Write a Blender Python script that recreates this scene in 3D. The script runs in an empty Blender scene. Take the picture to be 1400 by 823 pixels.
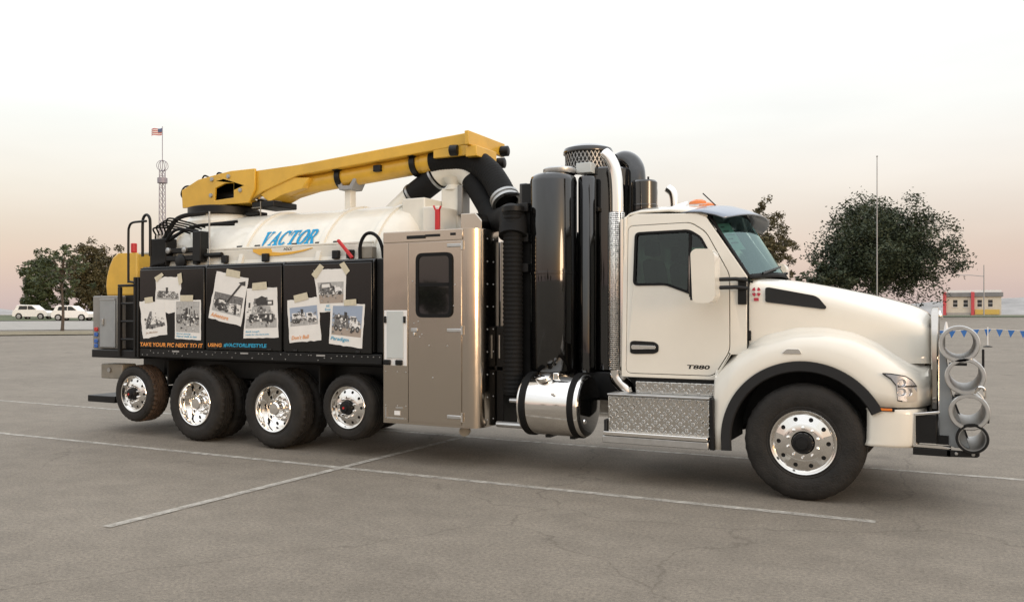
import bpy, bmesh, math, random
from mathutils import Vector, Matrix
from mathutils.geometry import tessellate_polygon

R = math.radians
scene = bpy.context.scene
col = scene.collection
rnd = random.Random(7)

# ------------------------------------------------------------------ camera
cam_data = bpy.data.cameras.new('camera')
cam = bpy.data.objects.new('camera', cam_data)
col.objects.link(cam)
cam.location = (0, 0, 1.76)
cam.rotation_euler = (R(90), 0, R(27.518))
cam_data.sensor_width = 36
cam_data.lens = 29.469
cam_data.shift_y = 18.5 / 1400
cam_data.clip_end = 6000
scene.camera = cam

# ------------------------------------------------------------------ sky, sun, exposure
SUN_AZ, SUN_EL = 116.0, 4.0          # degrees from +Y towards +X, and above the horizon
world = bpy.data.worlds.new('World')
scene.world = world
world.use_nodes = True
wn, wl = world.node_tree.nodes, world.node_tree.links
wn.clear()
out = wn.new('ShaderNodeOutputWorld')
add = wn.new('ShaderNodeAddShader')
bg1 = wn.new('ShaderNodeBackground'); bg2 = wn.new('ShaderNodeBackground')
sky = wn.new('ShaderNodeTexSky'); sky.sky_type = 'NISHITA'; sky.sun_disc = False
sky.sun_elevation = R(SUN_EL); sky.sun_rotation = R(SUN_AZ); sky.dust_density = 3.0; sky.air_density = 1.0
wl.new(sky.outputs[0], bg1.inputs[0]); bg1.inputs[1].default_value = 0.10
tc = wn.new('ShaderNodeTexCoord'); sp = wn.new('ShaderNodeSeparateXYZ'); rp = wn.new('ShaderNodeValToRGB')
wl.new(tc.outputs['Generated'], sp.inputs[0]); wl.new(sp.outputs[2], rp.inputs[0])
for i, (p, c) in enumerate([(0.0, (0.80, 0.64, 0.61)), (0.06, (0.95, 0.745, 0.675)), (0.14, (1.0, 0.89, 0.82)), (0.22, (0.98, 0.955, 0.92)), (0.40, (0.92, 0.92, 0.93)), (1.0, (0.95, 0.97, 1.0))]):
    e = rp.color_ramp.elements[i] if i < 2 else rp.color_ramp.elements.new(p)
    e.position = p; e.color = (*c, 1)
mr = wn.new('ShaderNodeMapRange'); mr.inputs[1].default_value = 0.1; mr.inputs[2].default_value = 0.7
mr.inputs[3].default_value = 0.86; mr.inputs[4].default_value = 1.9
wl.new(sp.outputs[2], mr.inputs[0])
# faint high cloud in the veil
cm = wn.new('ShaderNodeMapping'); cm.inputs['Scale'].default_value = (1.6, 1.6, 7.0); wl.new(tc.outputs['Generated'], cm.inputs[0])
cn = wn.new('ShaderNodeTexNoise'); cn.inputs['Scale'].default_value = 1.5; cn.inputs['Detail'].default_value = 6; wl.new(cm.outputs[0], cn.inputs['Vector'])
cr_ = wn.new('ShaderNodeMapRange'); cr_.inputs[1].default_value = 0.3; cr_.inputs[2].default_value = 0.7; cr_.inputs[3].default_value = 0.93; cr_.inputs[4].default_value = 1.05; wl.new(cn.outputs[0], cr_.inputs[0])
cx_ = wn.new('ShaderNodeMath'); cx_.operation = 'MULTIPLY'; wl.new(mr.outputs[0], cx_.inputs[0]); wl.new(cr_.outputs[0], cx_.inputs[1])
wl.new(rp.outputs[0], bg2.inputs[0]); wl.new(cx_.outputs[0], bg2.inputs[1])
wl.new(bg1.outputs[0], add.inputs[0]); wl.new(bg2.outputs[0], add.inputs[1]); wl.new(add.outputs[0], out.inputs[0])

sd = bpy.data.lights.new('sun', 'SUN'); sun = bpy.data.objects.new('sun', sd); col.objects.link(sun)
sd.energy = 1.0; sd.angle = R(17); sd.color = (1.0, 0.78, 0.58)
sdir = Vector((math.sin(R(SUN_AZ)) * math.cos(R(SUN_EL)), math.cos(R(SUN_AZ)) * math.cos(R(SUN_EL)), math.sin(R(SUN_EL))))
sun.rotation_euler = (-sdir).to_track_quat('-Z', 'Y').to_euler()
sun.location = (30, 30, 30)
vs = scene.view_settings
vs.view_transform = 'Standard'; vs.look = 'None'; vs.exposure = -0.22; vs.gamma = 1.0; vs.use_curve_mapping = False

# ------------------------------------------------------------------ helpers
MATS = {}
def mat(name, color, rough=0.5, metal=0.0, coat=0.0, var=0.0, vscale=4.0, bump=0.0, bscale=40.0, emit=None, spec=None, aniso=None):
    m = bpy.data.materials.new(name); m.use_nodes = True; MATS[name] = m
    nt = m.node_tree; n, l = nt.nodes, nt.links
    b = n['Principled BSDF']
    b.inputs['Base Color'].default_value = (*color, 1)
    b.inputs['Roughness'].default_value = rough; b.inputs['Metallic'].default_value = metal
    b.inputs['Coat Weight'].default_value = coat; b.inputs['Coat Roughness'].default_value = 0.025
    if spec is not None: b.inputs['Specular IOR Level'].default_value = spec
    if var or bump:
        t = n.new('ShaderNodeTexCoord')
    if var:
        nz = n.new('ShaderNodeTexNoise'); nz.inputs['Scale'].default_value = vscale; nz.inputs['Detail'].default_value = 8
        nz.inputs['Roughness'].default_value = 0.65
        l.new(t.outputs['Object'], nz.inputs['Vector'])
        mx = n.new('ShaderNodeMix'); mx.data_type = 'RGBA'
        mx.inputs[6].default_value = (*[c * (1 - var) for c in color], 1)
        mx.inputs[7].default_value = (*[min(1, c * (1 + var)) for c in color], 1)
        r_ = n.new('ShaderNodeMapRange'); r_.inputs[1].default_value = 0.3; r_.inputs[2].default_value = 0.7
        l.new(nz.outputs[0], r_.inputs[0]); l.new(r_.outputs[0], mx.inputs[0]); l.new(mx.outputs[2], b.inputs['Base Color'])
        r2 = n.new('ShaderNodeMapRange'); r2.inputs[3].default_value = max(0.02, rough * (1 - var)); r2.inputs[4].default_value = min(1, rough * (1 + var))
        l.new(nz.outputs[0], r2.inputs[0]); l.new(r2.outputs[0], b.inputs['Roughness'])
    if bump:
        n2 = n.new('ShaderNodeTexNoise'); n2.inputs['Scale'].default_value = bscale; n2.inputs['Detail'].default_value = 5
        l.new(t.outputs['Object'], n2.inputs['Vector'])
        bp = n.new('ShaderNodeBump'); bp.inputs['Strength'].default_value = bump; bp.inputs['Distance'].default_value = 0.02
        l.new(n2.outputs[0], bp.inputs['Height']); l.new(bp.outputs[0], b.inputs['Normal'])
    if emit:
        b.inputs['Emission Color'].default_value = (*emit[0], 1); b.inputs['Emission Strength'].default_value = emit[1]
    return m

mat('white_paint', (0.75, 0.71, 0.62), 0.42, 0, 1.0, 0.03, 1.5)
mat('tank_paint', (0.70, 0.675, 0.595), 0.4, 0, 0.3, 0.10, 2.0, 0.10, 3)
mat('yellow_paint', (0.64, 0.375, 0.035), 0.38, 0, 0.25, 0.12, 2.5, 0.06, 6)
mat('black_gloss', (0.004, 0.004, 0.004), 0.07, 0, 0.9, 0.0)
mat('black_panel', (0.005, 0.005, 0.005), 0.13, 0, 0.0, 0.12, 2)
mat('black_paint', (0.007, 0.007, 0.007), 0.45, 0, 0, 0.25, 6, spec=0.3)
mat('black_rubber', (0.006, 0.006, 0.006), 0.7, 0, 0, 0.2, 9, 0.15, 60, spec=0.22)
mat('tyre_rubber', (0.020, 0.018, 0.016), 0.8, 0, 0, 0.55, 5, 0.35, 60, spec=0.3)
mat('rusty_tread', (0.058, 0.036, 0.023), 0.9, 0, 0, 0.5, 14, 0.3, 60)
mat('dark_plastic', (0.014, 0.014, 0.0145), 0.6, 0, 0, 0.15, 8, spec=0.35)
mat('chrome', (0.90, 0.88, 0.85), 0.07, 1.0)
mat('dark_chrome', (0.50, 0.47, 0.43), 0.10, 1.0)
mat('polished_aluminium', (0.82, 0.80, 0.77), 0.10, 1.0)
mat('dull_aluminium', (0.55, 0.55, 0.54), 0.38, 1.0, 0, 0.1, 8)
mat('zinc', (0.42, 0.42, 0.41), 0.45, 1.0, 0, 0.15, 8)
mat('rack_grey', (0.30, 0.315, 0.32), 0.45, 0.3, 0, 0.1, 5)
mat('box_grey', (0.26, 0.255, 0.24), 0.45, 0.4, 0, 0.1, 5)
mat('beam_tan', (0.22, 0.20, 0.165), 0.6, 0.1, 0, 0.25, 6)
mat('red_plastic', (0.52, 0.02, 0.025), 0.4, 0, 0, 0.08, 8)
mat('amber_lens', (0.72, 0.19, 0.02), 0.2, 0, 0.5)
mat('red_lens', (0.45, 0.02, 0.02), 0.2, 0, 0.5)
mat('blue_lens', (0.02, 0.10, 0.38), 0.2, 0, 0.5)
mat('visor_blue', (0.24, 0.275, 0.33), 0.28, 0.4, 0.4)
mat('lamp_reflector', (0.85, 0.87, 0.90), 0.22, 0.7)
mat('paper', (0.74, 0.725, 0.69), 0.7, 0, 0, 0.05, 6)
mat('tape', (0.56, 0.51, 0.38), 0.6, 0, 0, 0.1, 14)
mat('ink_dark', (0.045, 0.042, 0.04), 0.7, 0, 0, 0.8, 45); mat('ink_mid', (0.16, 0.155, 0.15), 0.7, 0, 0, 0.7, 40); mat('ink_light', (0.40, 0.395, 0.38), 0.7, 0, 0, 0.25, 30)
mat('ink_sky', (0.30, 0.36, 0.46), 0.7); mat('ink_tan', (0.36, 0.30, 0.25), 0.7)
mat('ink_orange', (0.74, 0.28, 0.05), 0.6); mat('ink_blue', (0.02, 0.32, 0.52), 0.6); mat('ink_brown', (0.40, 0.28, 0.2), 0.7)
mat('decal_blue', (0.0, 0.27, 0.52), 0.55, 0, 0, spec=0.3); mat('decal_yellow', (0.78, 0.43, 0.05), 0.35, 0, 0.3)
mat('decal_red', (0.45, 0.03, 0.06), 0.4); mat('decal_white', (0.75, 0.74, 0.72), 0.4)
mat('pale_screen', (0.50, 0.53, 0.52), 0.4, 0, 0.2, 0.03, 3)
mat('note_green', (0.42, 0.62, 0.52), 0.6)
mat('seat_cloth', (0.05, 0.05, 0.052), 0.85, 0, 0, 0.2, 12)
mat('bark', (0.085, 0.065, 0.05), 0.9, 0, 0, 0.35, 5, 0.6, 12)
mat('car_white', (0.82, 0.81, 0.77), 0.3, 0, 0.5)
mat('car_glass', (0.03, 0.035, 0.035), 0.08, 0, 0.3)
mat('cream_wall', (0.60, 0.55, 0.45), 0.8, 0, 0, 0.06, 1.0)
mat('roof_grey', (0.20, 0.20, 0.20), 0.8, 0, 0, 0.15, 0.8)
mat('pillar_red', (0.55, 0.07, 0.08), 0.5, 0, 0, 0.08, 2)
mat('sign_yellow', (0.60, 0.42, 0.10), 0.6)
mat('pennant_blue', (0.01, 0.12, 0.40), 0.6)
mat('tower_steel', (0.33, 0.30, 0.34), 0.6, 0.3, 0, 0.1, 3)
mat('flag_red', (0.50, 0.12, 0.11), 0.8); mat('flag_white', (0.75, 0.72, 0.70), 0.8); mat('flag_blue', (0.10, 0.13, 0.24), 0.8)
mat('concrete', (0.36, 0.345, 0.32), 0.85, 0, 0, 0.12, 3, 0.3, 30)
mat('grey_metal', (0.33, 0.33, 0.33), 0.5, 0.5, 0, 0.1, 4)

# brushed stainless sheet: fine streaks in roughness and faint oil-canning
def stainless():
    m = bpy.data.materials.new('stainless'); m.use_nodes = True; MATS['stainless'] = m
    n, l = m.node_tree.nodes, m.node_tree.links; b = n['Principled BSDF']
    b.inputs['Metallic'].default_value = 1.0; b.inputs['Base Color'].default_value = (0.52, 0.465, 0.40, 1)
    t = n.new('ShaderNodeTexCoord'); mp = n.new('ShaderNodeMapping'); mp.inputs['Scale'].default_value = (90, 90, 1.6)
    l.new(t.outputs['Object'], mp.inputs[0])
    z = n.new('ShaderNodeTexNoise'); z.inputs['Scale'].default_value = 2.0; z.inputs['Detail'].default_value = 4; l.new(mp.outputs[0], z.inputs['Vector'])
    r = n.new('ShaderNodeMapRange'); r.inputs[3].default_value = 0.10; r.inputs[4].default_value = 0.22; l.new(z.outputs[0], r.inputs[0]); l.new(r.outputs[0], b.inputs['Roughness'])
    z2 = n.new('ShaderNodeTexNoise'); z2.inputs['Scale'].default_value = 1.3; z2.inputs['Detail'].default_value = 2; l.new(t.outputs['Object'], z2.inputs['Vector'])
    bp = n.new('ShaderNodeBump'); bp.inputs['Strength'].default_value = 0.35; bp.inputs['Distance'].default_value = 0.012
    l.new(z2.outputs[0], bp.inputs['Height']); l.new(bp.outputs[0], b.inputs['Normal'])
stainless()

# treadplate: raised bars in two crossing directions
def treadplate():
    m = bpy.data.materials.new('treadplate'); m.use_nodes = True; MATS['treadplate'] = m
    n, l = m.node_tree.nodes, m.node_tree.links; b = n['Principled BSDF']
    b.inputs['Metallic'].default_value = 1.0; b.inputs['Base Color'].default_value = (0.58, 0.565, 0.53, 1); b.inputs['Roughness'].default_value = 0.22
    t = n.new('ShaderNodeTexCoord')
    hs = []
    for ang, off in ((45, 0.0), (-45, 0.5)):
        mp = n.new('ShaderNodeMapping'); mp.inputs['Rotation'].default_value = (0, R(ang), 0); mp.inputs['Scale'].default_value = (22, 22, 22)
        mp.inputs['Location'].default_value = (off, 0, off)
        l.new(t.outputs['Object'], mp.inputs[0])
        br = n.new('ShaderNodeSeparateXYZ'); l.new(mp.outputs[0], br.inputs[0])
        def saw(sock, mul):
            a = n.new('ShaderNodeMath'); a.operation = 'MULTIPLY'; a.inputs[1].default_value = mul; l.new(sock, a.inputs[0])
            f = n.new('ShaderNodeMath'); f.operation = 'PINGPONG'; f.inputs[1].default_value = 0.5; l.new(a.outputs[0], f.inputs[0]); return f.outputs[0]
        u = saw(br.outputs[0], 0.5); v = saw(br.outputs[2], 1.0)
        gu = n.new('ShaderNodeMapRange'); gu.inputs[1].default_value = 0.28; gu.inputs[2].default_value = 0.34; l.new(u, gu.inputs[0])
        gv = n.new('ShaderNodeMapRange'); gv.inputs[1].default_value = 0.30; gv.inputs[2].default_value = 0.40; l.new(v, gv.inputs[0])
        p = n.new('ShaderNodeMath'); p.operation = 'MULTIPLY'; l.new(gu.outputs[0], p.inputs[0]); l.new(gv.outputs[0], p.inputs[1]); hs.append(p.outputs[0])
    mx = n.new('ShaderNodeMath'); mx.operation = 'MAXIMUM'; l.new(hs[0], mx.inputs[0]); l.new(hs[1], mx.inputs[1])
    bp = n.new('ShaderNodeBump'); bp.inputs['Strength'].default_value = 1.0; bp.inputs['Distance'].default_value = 0.006
    l.new(mx.outputs[0], bp.inputs['Height']); l.new(bp.outputs[0], b.inputs['Normal'])
treadplate()

# perforated heat shield: rows of dark round holes in chrome
def perforated():
    m = bpy.data.materials.new('perforated_chrome'); m.use_nodes = True; MATS['perforated_chrome'] = m
    n, l = m.node_tree.nodes, m.node_tree.links; b = n['Principled BSDF']
    b.inputs['Metallic'].default_value = 1.0; b.inputs['Roughness'].default_value = 0.14
    t = n.new('ShaderNodeTexCoord'); mp = n.new('ShaderNodeMapping'); mp.inputs['Scale'].default_value = (46, 46, 46); l.new(t.outputs['Object'], mp.inputs[0])
    v = n.new('ShaderNodeTexVoronoi'); v.inputs['Scale'].default_value = 1.0; v.inputs['Randomness'].default_value = 0.15; l.new(mp.outputs[0], v.inputs['Vector'])
    r = n.new('ShaderNodeValToRGB'); r.color_ramp.elements[0].position = 0.40; r.color_ramp.elements[0].color = (0.02, 0.02, 0.02, 1)
    r.color_ramp.elements[1].position = 0.46; r.color_ramp.elements[1].color = (0.9, 0.87, 0.82, 1)
    l.new(v.outputs['Distance'], r.inputs[0]); l.new(r.outputs[0], b.inputs['Base Color'])
    bp = n.new('ShaderNodeBump'); bp.inputs['Strength'].default_value = 0.6; bp.inputs['Distance'].default_value = 0.004
    l.new(r.outputs[0], bp.inputs['Height']); l.new(bp.outputs[0], b.inputs['Normal'])
perforated()

def glass(name, tint, mix, refl=(1, 1, 1)):
    m = bpy.data.materials.new(name); m.use_nodes = True; MATS[name] = m
    n, l = m.node_tree.nodes, m.node_tree.links; n.clear()
    o = n.new('ShaderNodeOutputMaterial'); tr = n.new('ShaderNodeBsdfTransparent'); gl = n.new('ShaderNodeBsdfGlossy'); fr = n.new('ShaderNodeFresnel'); mx = n.new('ShaderNodeMixShader')
    tr.inputs[0].default_value = (*tint, 1); gl.inputs['Roughness'].default_value = 0.03; gl.inputs[0].default_value = (*refl, 1); fr.inputs[0].default_value = mix
    l.new(fr.outputs[0], mx.inputs[0]); l.new(tr.outputs[0], mx.inputs[1]); l.new(gl.outputs[0], mx.inputs[2]); l.new(mx.outputs[0], o.inputs[0])
glass('side_glass', (0.44, 0.55, 0.50), 1.5)
glass('wind_glass', (0.50, 0.66, 0.64), 2.3, (0.60, 0.80, 0.79))
glass('dark_glass', (0.10, 0.10, 0.10), 2.0)
glass('lamp_glass', (0.9, 0.9, 0.92), 1.45)

# leaves: natural leaf-to-leaf variation
def leafmat(name, dark, light):
    m = bpy.data.materials.new(name); m.use_nodes = True; MATS[name] = m
    n, l = m.node_tree.nodes, m.node_tree.links; b = n['Principled BSDF']
    g = n.new('ShaderNodeNewGeometry'); r = n.new('ShaderNodeValToRGB')
    r.color_ramp.elements[0].color = (*dark, 1); r.color_ramp.elements[1].color = (*light, 1)
    tcl = n.new('ShaderNodeTexCoord'); nz = n.new('ShaderNodeTexNoise'); nz.inputs['Scale'].default_value = 0.55; nz.inputs['Detail'].default_value = 3; l.new(tcl.outputs['Object'], nz.inputs['Vector'])
    mr_ = n.new('ShaderNodeMapRange'); mr_.inputs[1].default_value = 0.35; mr_.inputs[2].default_value = 0.65; l.new(nz.outputs[0], mr_.inputs[0])
    av = n.new('ShaderNodeMath'); av.operation = 'MULTIPLY_ADD'; av.inputs[1].default_value = 0.5; l.new(g.outputs['Random Per Island'], av.inputs[0])
    hf = n.new('ShaderNodeMath'); hf.operation = 'MULTIPLY'; hf.inputs[1].default_value = 0.5; l.new(mr_.outputs[0], hf.inputs[0]); l.new(hf.outputs[0], av.inputs[2])
    l.new(av.outputs[0], r.inputs[0]); l.new(r.outputs[0], b.inputs['Base Color'])
    b.inputs['Roughness'].default_value = 0.6; b.inputs['Specular IOR Level'].default_value = 0.3
leafmat('leaf_green', (0.030, 0.045, 0.018), (0.085, 0.105, 0.045))
leafmat('leaf_olive', (0.045, 0.042, 0.020), (0.125, 0.105, 0.050))
leafmat('leaf_dark', (0.022, 0.033, 0.018), (0.060, 0.075, 0.038))

WO = {}
def wo(o): return WO.get(o.name, Vector((0, 0, 0)))
def put(o, parent, origin):
    col.objects.link(o)
    WO[o.name] = Vector(origin)
    if parent: o.parent = parent; o.location = Vector(origin) - wo(parent)
    else: o.location = origin
    return o
def props(o, label=None, cat=None, group=None, kind=None):
    if label: o['label'] = label
    if cat: o['category'] = cat
    if group: o['group'] = group
    if kind: o['kind'] = kind
    return o
def thing(name, origin, label, cat, group=None):
    o = bpy.data.objects.new(name, None); o.empty_display_size = 0.3
    put(o, None, origin); return props(o, label, cat, group)
def clone(o, delta=(0, 0, 0), parent='same', rotz=None):
    """copy one object, sharing its mesh, moved by delta"""
    c = o.copy()
    if parent == 'same': parent = o.parent
    put(c, parent, wo(o) + Vector(delta))
    if rotz is not None: c.rotation_euler.z = rotz
    return c

def basis(d):
    d = Vector(d).normalized()
    a = Vector((0, 0, 1)) if abs(d.z) < 0.9 else Vector((1, 0, 0))
    u = d.cross(a).normalized(); return d, u, d.cross(u).normalized()

class MB:
    def __init__(self): self.v = []; self.f = []; self.m = []
    def add(self, vs, fs, m=0):
        k = len(self.v); self.v += [Vector(p) for p in vs]
        for f in fs: self.f.append([i + k for i in f]); self.m.append(m)
        return self
    def box(self, x0, x1, y0, y1, z0, z1, m=0):
        return self.add([(x, y, z) for z in (z0, z1) for y in (y0, y1) for x in (x0, x1)],
                        [(0, 2, 3, 1), (4, 5, 7, 6), (0, 1, 5, 4), (2, 6, 7, 3), (0, 4, 6, 2), (1, 3, 7, 5)], m)
    def bar(self, p0, p1, w, t, m=0, up=(0, 0, 1)):
        d = (Vector(p1) - Vector(p0)).normalized(); u = d.cross(Vector(up))
        if u.length < 1e-4: u = d.cross(Vector((1, 0, 0)))
        u.normalize(); v = u.cross(d)
        vs = [Vector(p) + u * a * w / 2 + v * b * t / 2 for p in (p0, p1) for a, b in ((-1, -1), (1, -1), (1, 1), (-1, 1))]
        return self.add(vs, [(0, 1, 2, 3), (7, 6, 5, 4), (0, 4, 5, 1), (1, 5, 6, 2), (2, 6, 7, 3), (3, 7, 4, 0)], m)
    def lathe(self, prof, c, axis, n=32, m=0, close=False):
        """prof: (radius, offset along axis) points"""
        d, u, v = basis(axis); c = Vector(c); vs = []
        for (r, h) in prof:
            for i in range(n):
                a = 2 * math.pi * i / n
                vs.append(c + d * h + (u * math.cos(a) + v * math.sin(a)) * r)
        fs = []
        for j in range(len(prof) - 1):
            for i in range(n):
                i2 = (i + 1) % n
                fs.append((j * n + i, j * n + i2, (j + 1) * n + i2, (j + 1) * n + i))
        if close:
            fs.append(tuple(range(n))[::-1]); fs.append(tuple(range((len(prof) - 1) * n, len(prof) * n)))
        return self.add(vs, fs, m)
    def cyl(self, p0, p1, r, n=20, m=0, r2=None):
        d = Vector(p1) - Vector(p0)
        return self.lathe([(r, 0), (r if r2 is None else r2, d.length)], p0, d, n, m, True)
    def tube(self, pts, r, n=10, m=0, rs=None, cap=True):
        pts = [Vector(p) for p in pts]; vs = []; prev = None
        for k, p in enumerate(pts):
            a = pts[max(0, k - 1)]; b = pts[min(len(pts) - 1, k + 1)]; d = (b - a).normalized()
            if prev is None: _, u, v = basis(d)
            else:
                u = (prev - d * prev.dot(d)).normalized(); v = d.cross(u)
            prev = u; rr = rs[k] if rs else r
            for i in range(n):
                t = 2 * math.pi * i / n; vs.append(p + (u * math.cos(t) + v * math.sin(t)) * rr)
        fs = []
        for k in range(len(pts) - 1):
            for i in range(n):
                j = (i + 1) % n; fs.append((k * n + i, k * n + j, (k + 1) * n + j, (k + 1) * n + i))
        if cap: fs.append(tuple(range(n))[::-1]); fs.append(tuple(range((len(pts) - 1) * n, len(pts) * n)))
        return self.add(vs, fs, m)
    def prism(self, outer, y0, y1, holes=(), m=0, plane='xz'):
        """2D outline (with holes) extruded along the third axis"""
        loops = [list(outer)] + [list(h) for h in holes]
        flat = [p for lp in loops for p in lp]
        tri = tessellate_polygon([[Vector((a, b, 0)) for a, b in lp] for lp in loops])
        def P(a, b, t): return {'xz': (a, t, b), 'xy': (a, b, t), 'yz': (t, a, b)}[plane]
        N = len(flat); vs = [P(a, b, y0) for a, b in flat] + [P(a, b, y1) for a, b in flat]
        fs = [tuple(t) for t in tri] + [tuple(i + N for i in t[::-1]) for t in tri]
        k = 0
        for lp in loops:
            L = len(lp)
            for i in range(L): j = (i + 1) % L; fs.append((k + i, k + j, k + j + N, k + i + N))
            k += L
        return self.add(vs, fs, m)
    def grid(self, rows, m=0, flip=False):
        n = len(rows[0]); vs = [p for r in rows for p in r]; fs = []
        for j in range(len(rows) - 1):
            for i in range(n - 1):
                q = (j * n + i, j * n + i + 1, (j + 1) * n + i + 1, (j + 1) * n + i); fs.append(q[::-1] if flip else q)
        return self.add(vs, fs, m)
    def map(self, fn): self.v = [Vector(fn(p)) for p in self.v]; return self
    def build(self, name, mats, parent=None, origin=None, smooth=35, bevel=0, segs=2, label=None, kind=None, cat=None, group=None, subsurf=0, solid=0):
        if isinstance(mats, str): mats = [mats]
        if origin is None:
            lo = [min(p[i] for p in self.v) for i in range(3)]; hi = [max(p[i] for p in self.v) for i in range(3)]
            origin = Vector(((lo[0] + hi[0]) / 2, (lo[1] + hi[1]) / 2, lo[2] if not parent else (lo[2] + hi[2]) / 2))
        origin = Vector(origin)
        me = bpy.data.meshes.new(name); me.from_pydata([p - origin for p in self.v], [], self.f)
        for k in mats: me.materials.append(MATS[k])
        me.polygons.foreach_set('material_index', self.m); me.update()
        bm = bmesh.new(); bm.from_mesh(me)
        bmesh.ops.recalc_face_normals(bm, faces=bm.faces); bm.to_mesh(me); bm.free()
        if smooth:
            me.shade_smooth(); me.set_sharp_from_angle(angle=R(smooth))
        o = bpy.data.objects.new(name, me); put(o, parent, origin)
        if solid:
            s = o.modifiers.new('solid', 'SOLIDIFY'); s.thickness = solid; s.offset = 0
        if bevel:
            b = o.modifiers.new('bevel', 'BEVEL'); b.width = bevel; b.segments = segs; b.limit_method = 'ANGLE'; b.angle_limit = R(40); b.harden_normals = False
        if subsurf:
            s = o.modifiers.new('sub', 'SUBSURF'); s.levels = subsurf; s.render_levels = subsurf
        return props(o, label, cat, group, kind)

def lerp_table(tab, x):
    if x <= tab[0][0]: return tab[0][1]
    for (a, p), (b, q) in zip(tab, tab[1:]):
        if x <= b: t = (x - a) / (b - a); return p + (q - p) * t
    return tab[-1][1]
def smooth_path(pts, k=8):
    """Catmull-Rom through 3D points"""
    P = [Vector(p) for p in pts]; P = [P[0] * 2 - P[1]] + P + [P[-1] * 2 - P[-2]]; o = []
    for i in range(1, len(P) - 2):
        for j in range(k):
            t = j / k; a, b, c, d = P[i - 1:i + 3]
            o.append(0.5 * ((2 * b) + (c - a) * t + (2 * a - 5 * b + 4 * c - d) * t * t + (3 * b - a - 3 * c + d) * t ** 3))
    o.append(P[-2]); return o
def rounded(pts, r, k=5):
    """round the corners of a 2D polygon"""
    o = []; n = len(pts)
    for i in range(n):
        p = Vector(pts[i]); a = Vector(pts[i - 1]); b = Vector(pts[(i + 1) % n])
        ra = min(r, (a - p).length * 0.45, (b - p).length * 0.45)
        p0 = p + (a - p).normalized() * ra; p1 = p + (b - p).normalized() * ra
        for j in range(k + 1):
            t = j / k; q = p0 * (1 - t) ** 2 + p * 2 * t * (1 - t) + p1 * t * t; o.append((q.x, q.y))
    return o
def inset(pts, d):
    """move polygon edges inwards by d (negative: outwards)"""
    n = len(pts); area = sum(pts[i - 1][0] * pts[i][1] - pts[i][0] * pts[i - 1][1] for i in range(n)); s = 1 if area > 0 else -1
    o = []
    for i in range(n):
        a = Vector(pts[i - 1]); p = Vector(pts[i]); b = Vector(pts[(i + 1) % n])
        e1 = (p - a).normalized(); e2 = (b - p).normalized()
        n1 = Vector((-e1.y, e1.x)) * s; n2 = Vector((-e2.y, e2.x)) * s
        k = (n1 + n2); k = k / max(0.3, k.length_squared / 2); q = p + k * d; o.append((q.x, q.y))
    return o
_txt = {}
def text_mesh(s, shear=0.0, bold=0.0):
    key = (s, shear, bold)
    if key in _txt: return _txt[key]
    cu = bpy.data.curves.new('txt', 'FONT'); cu.body = s; cu.shear = shear; cu.offset = bold; cu.resolution_u = 3
    ob = bpy.data.objects.new('txt', cu); col.objects.link(ob)
    me = bpy.data.meshes.new_from_object(ob.evaluated_get(bpy.context.evaluated_depsgraph_get()))
    V = [(p.co.x, p.co.y) for p in me.vertices]; F = [tuple(p.vertices) for p in me.polygons]
    bpy.data.objects.remove(ob); bpy.data.curves.remove(cu); bpy.data.meshes.remove(me)
    x0 = min(p[0] for p in V); x1 = max(p[0] for p in V); y0 = min(p[1] for p in V); y1 = max(p[1] for p in V)
    V = [((x - x0) / (x1 - x0), (y - y0) / (y1 - y0)) for x, y in V]
    _txt[key] = (V, F); return _txt[key]

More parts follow.
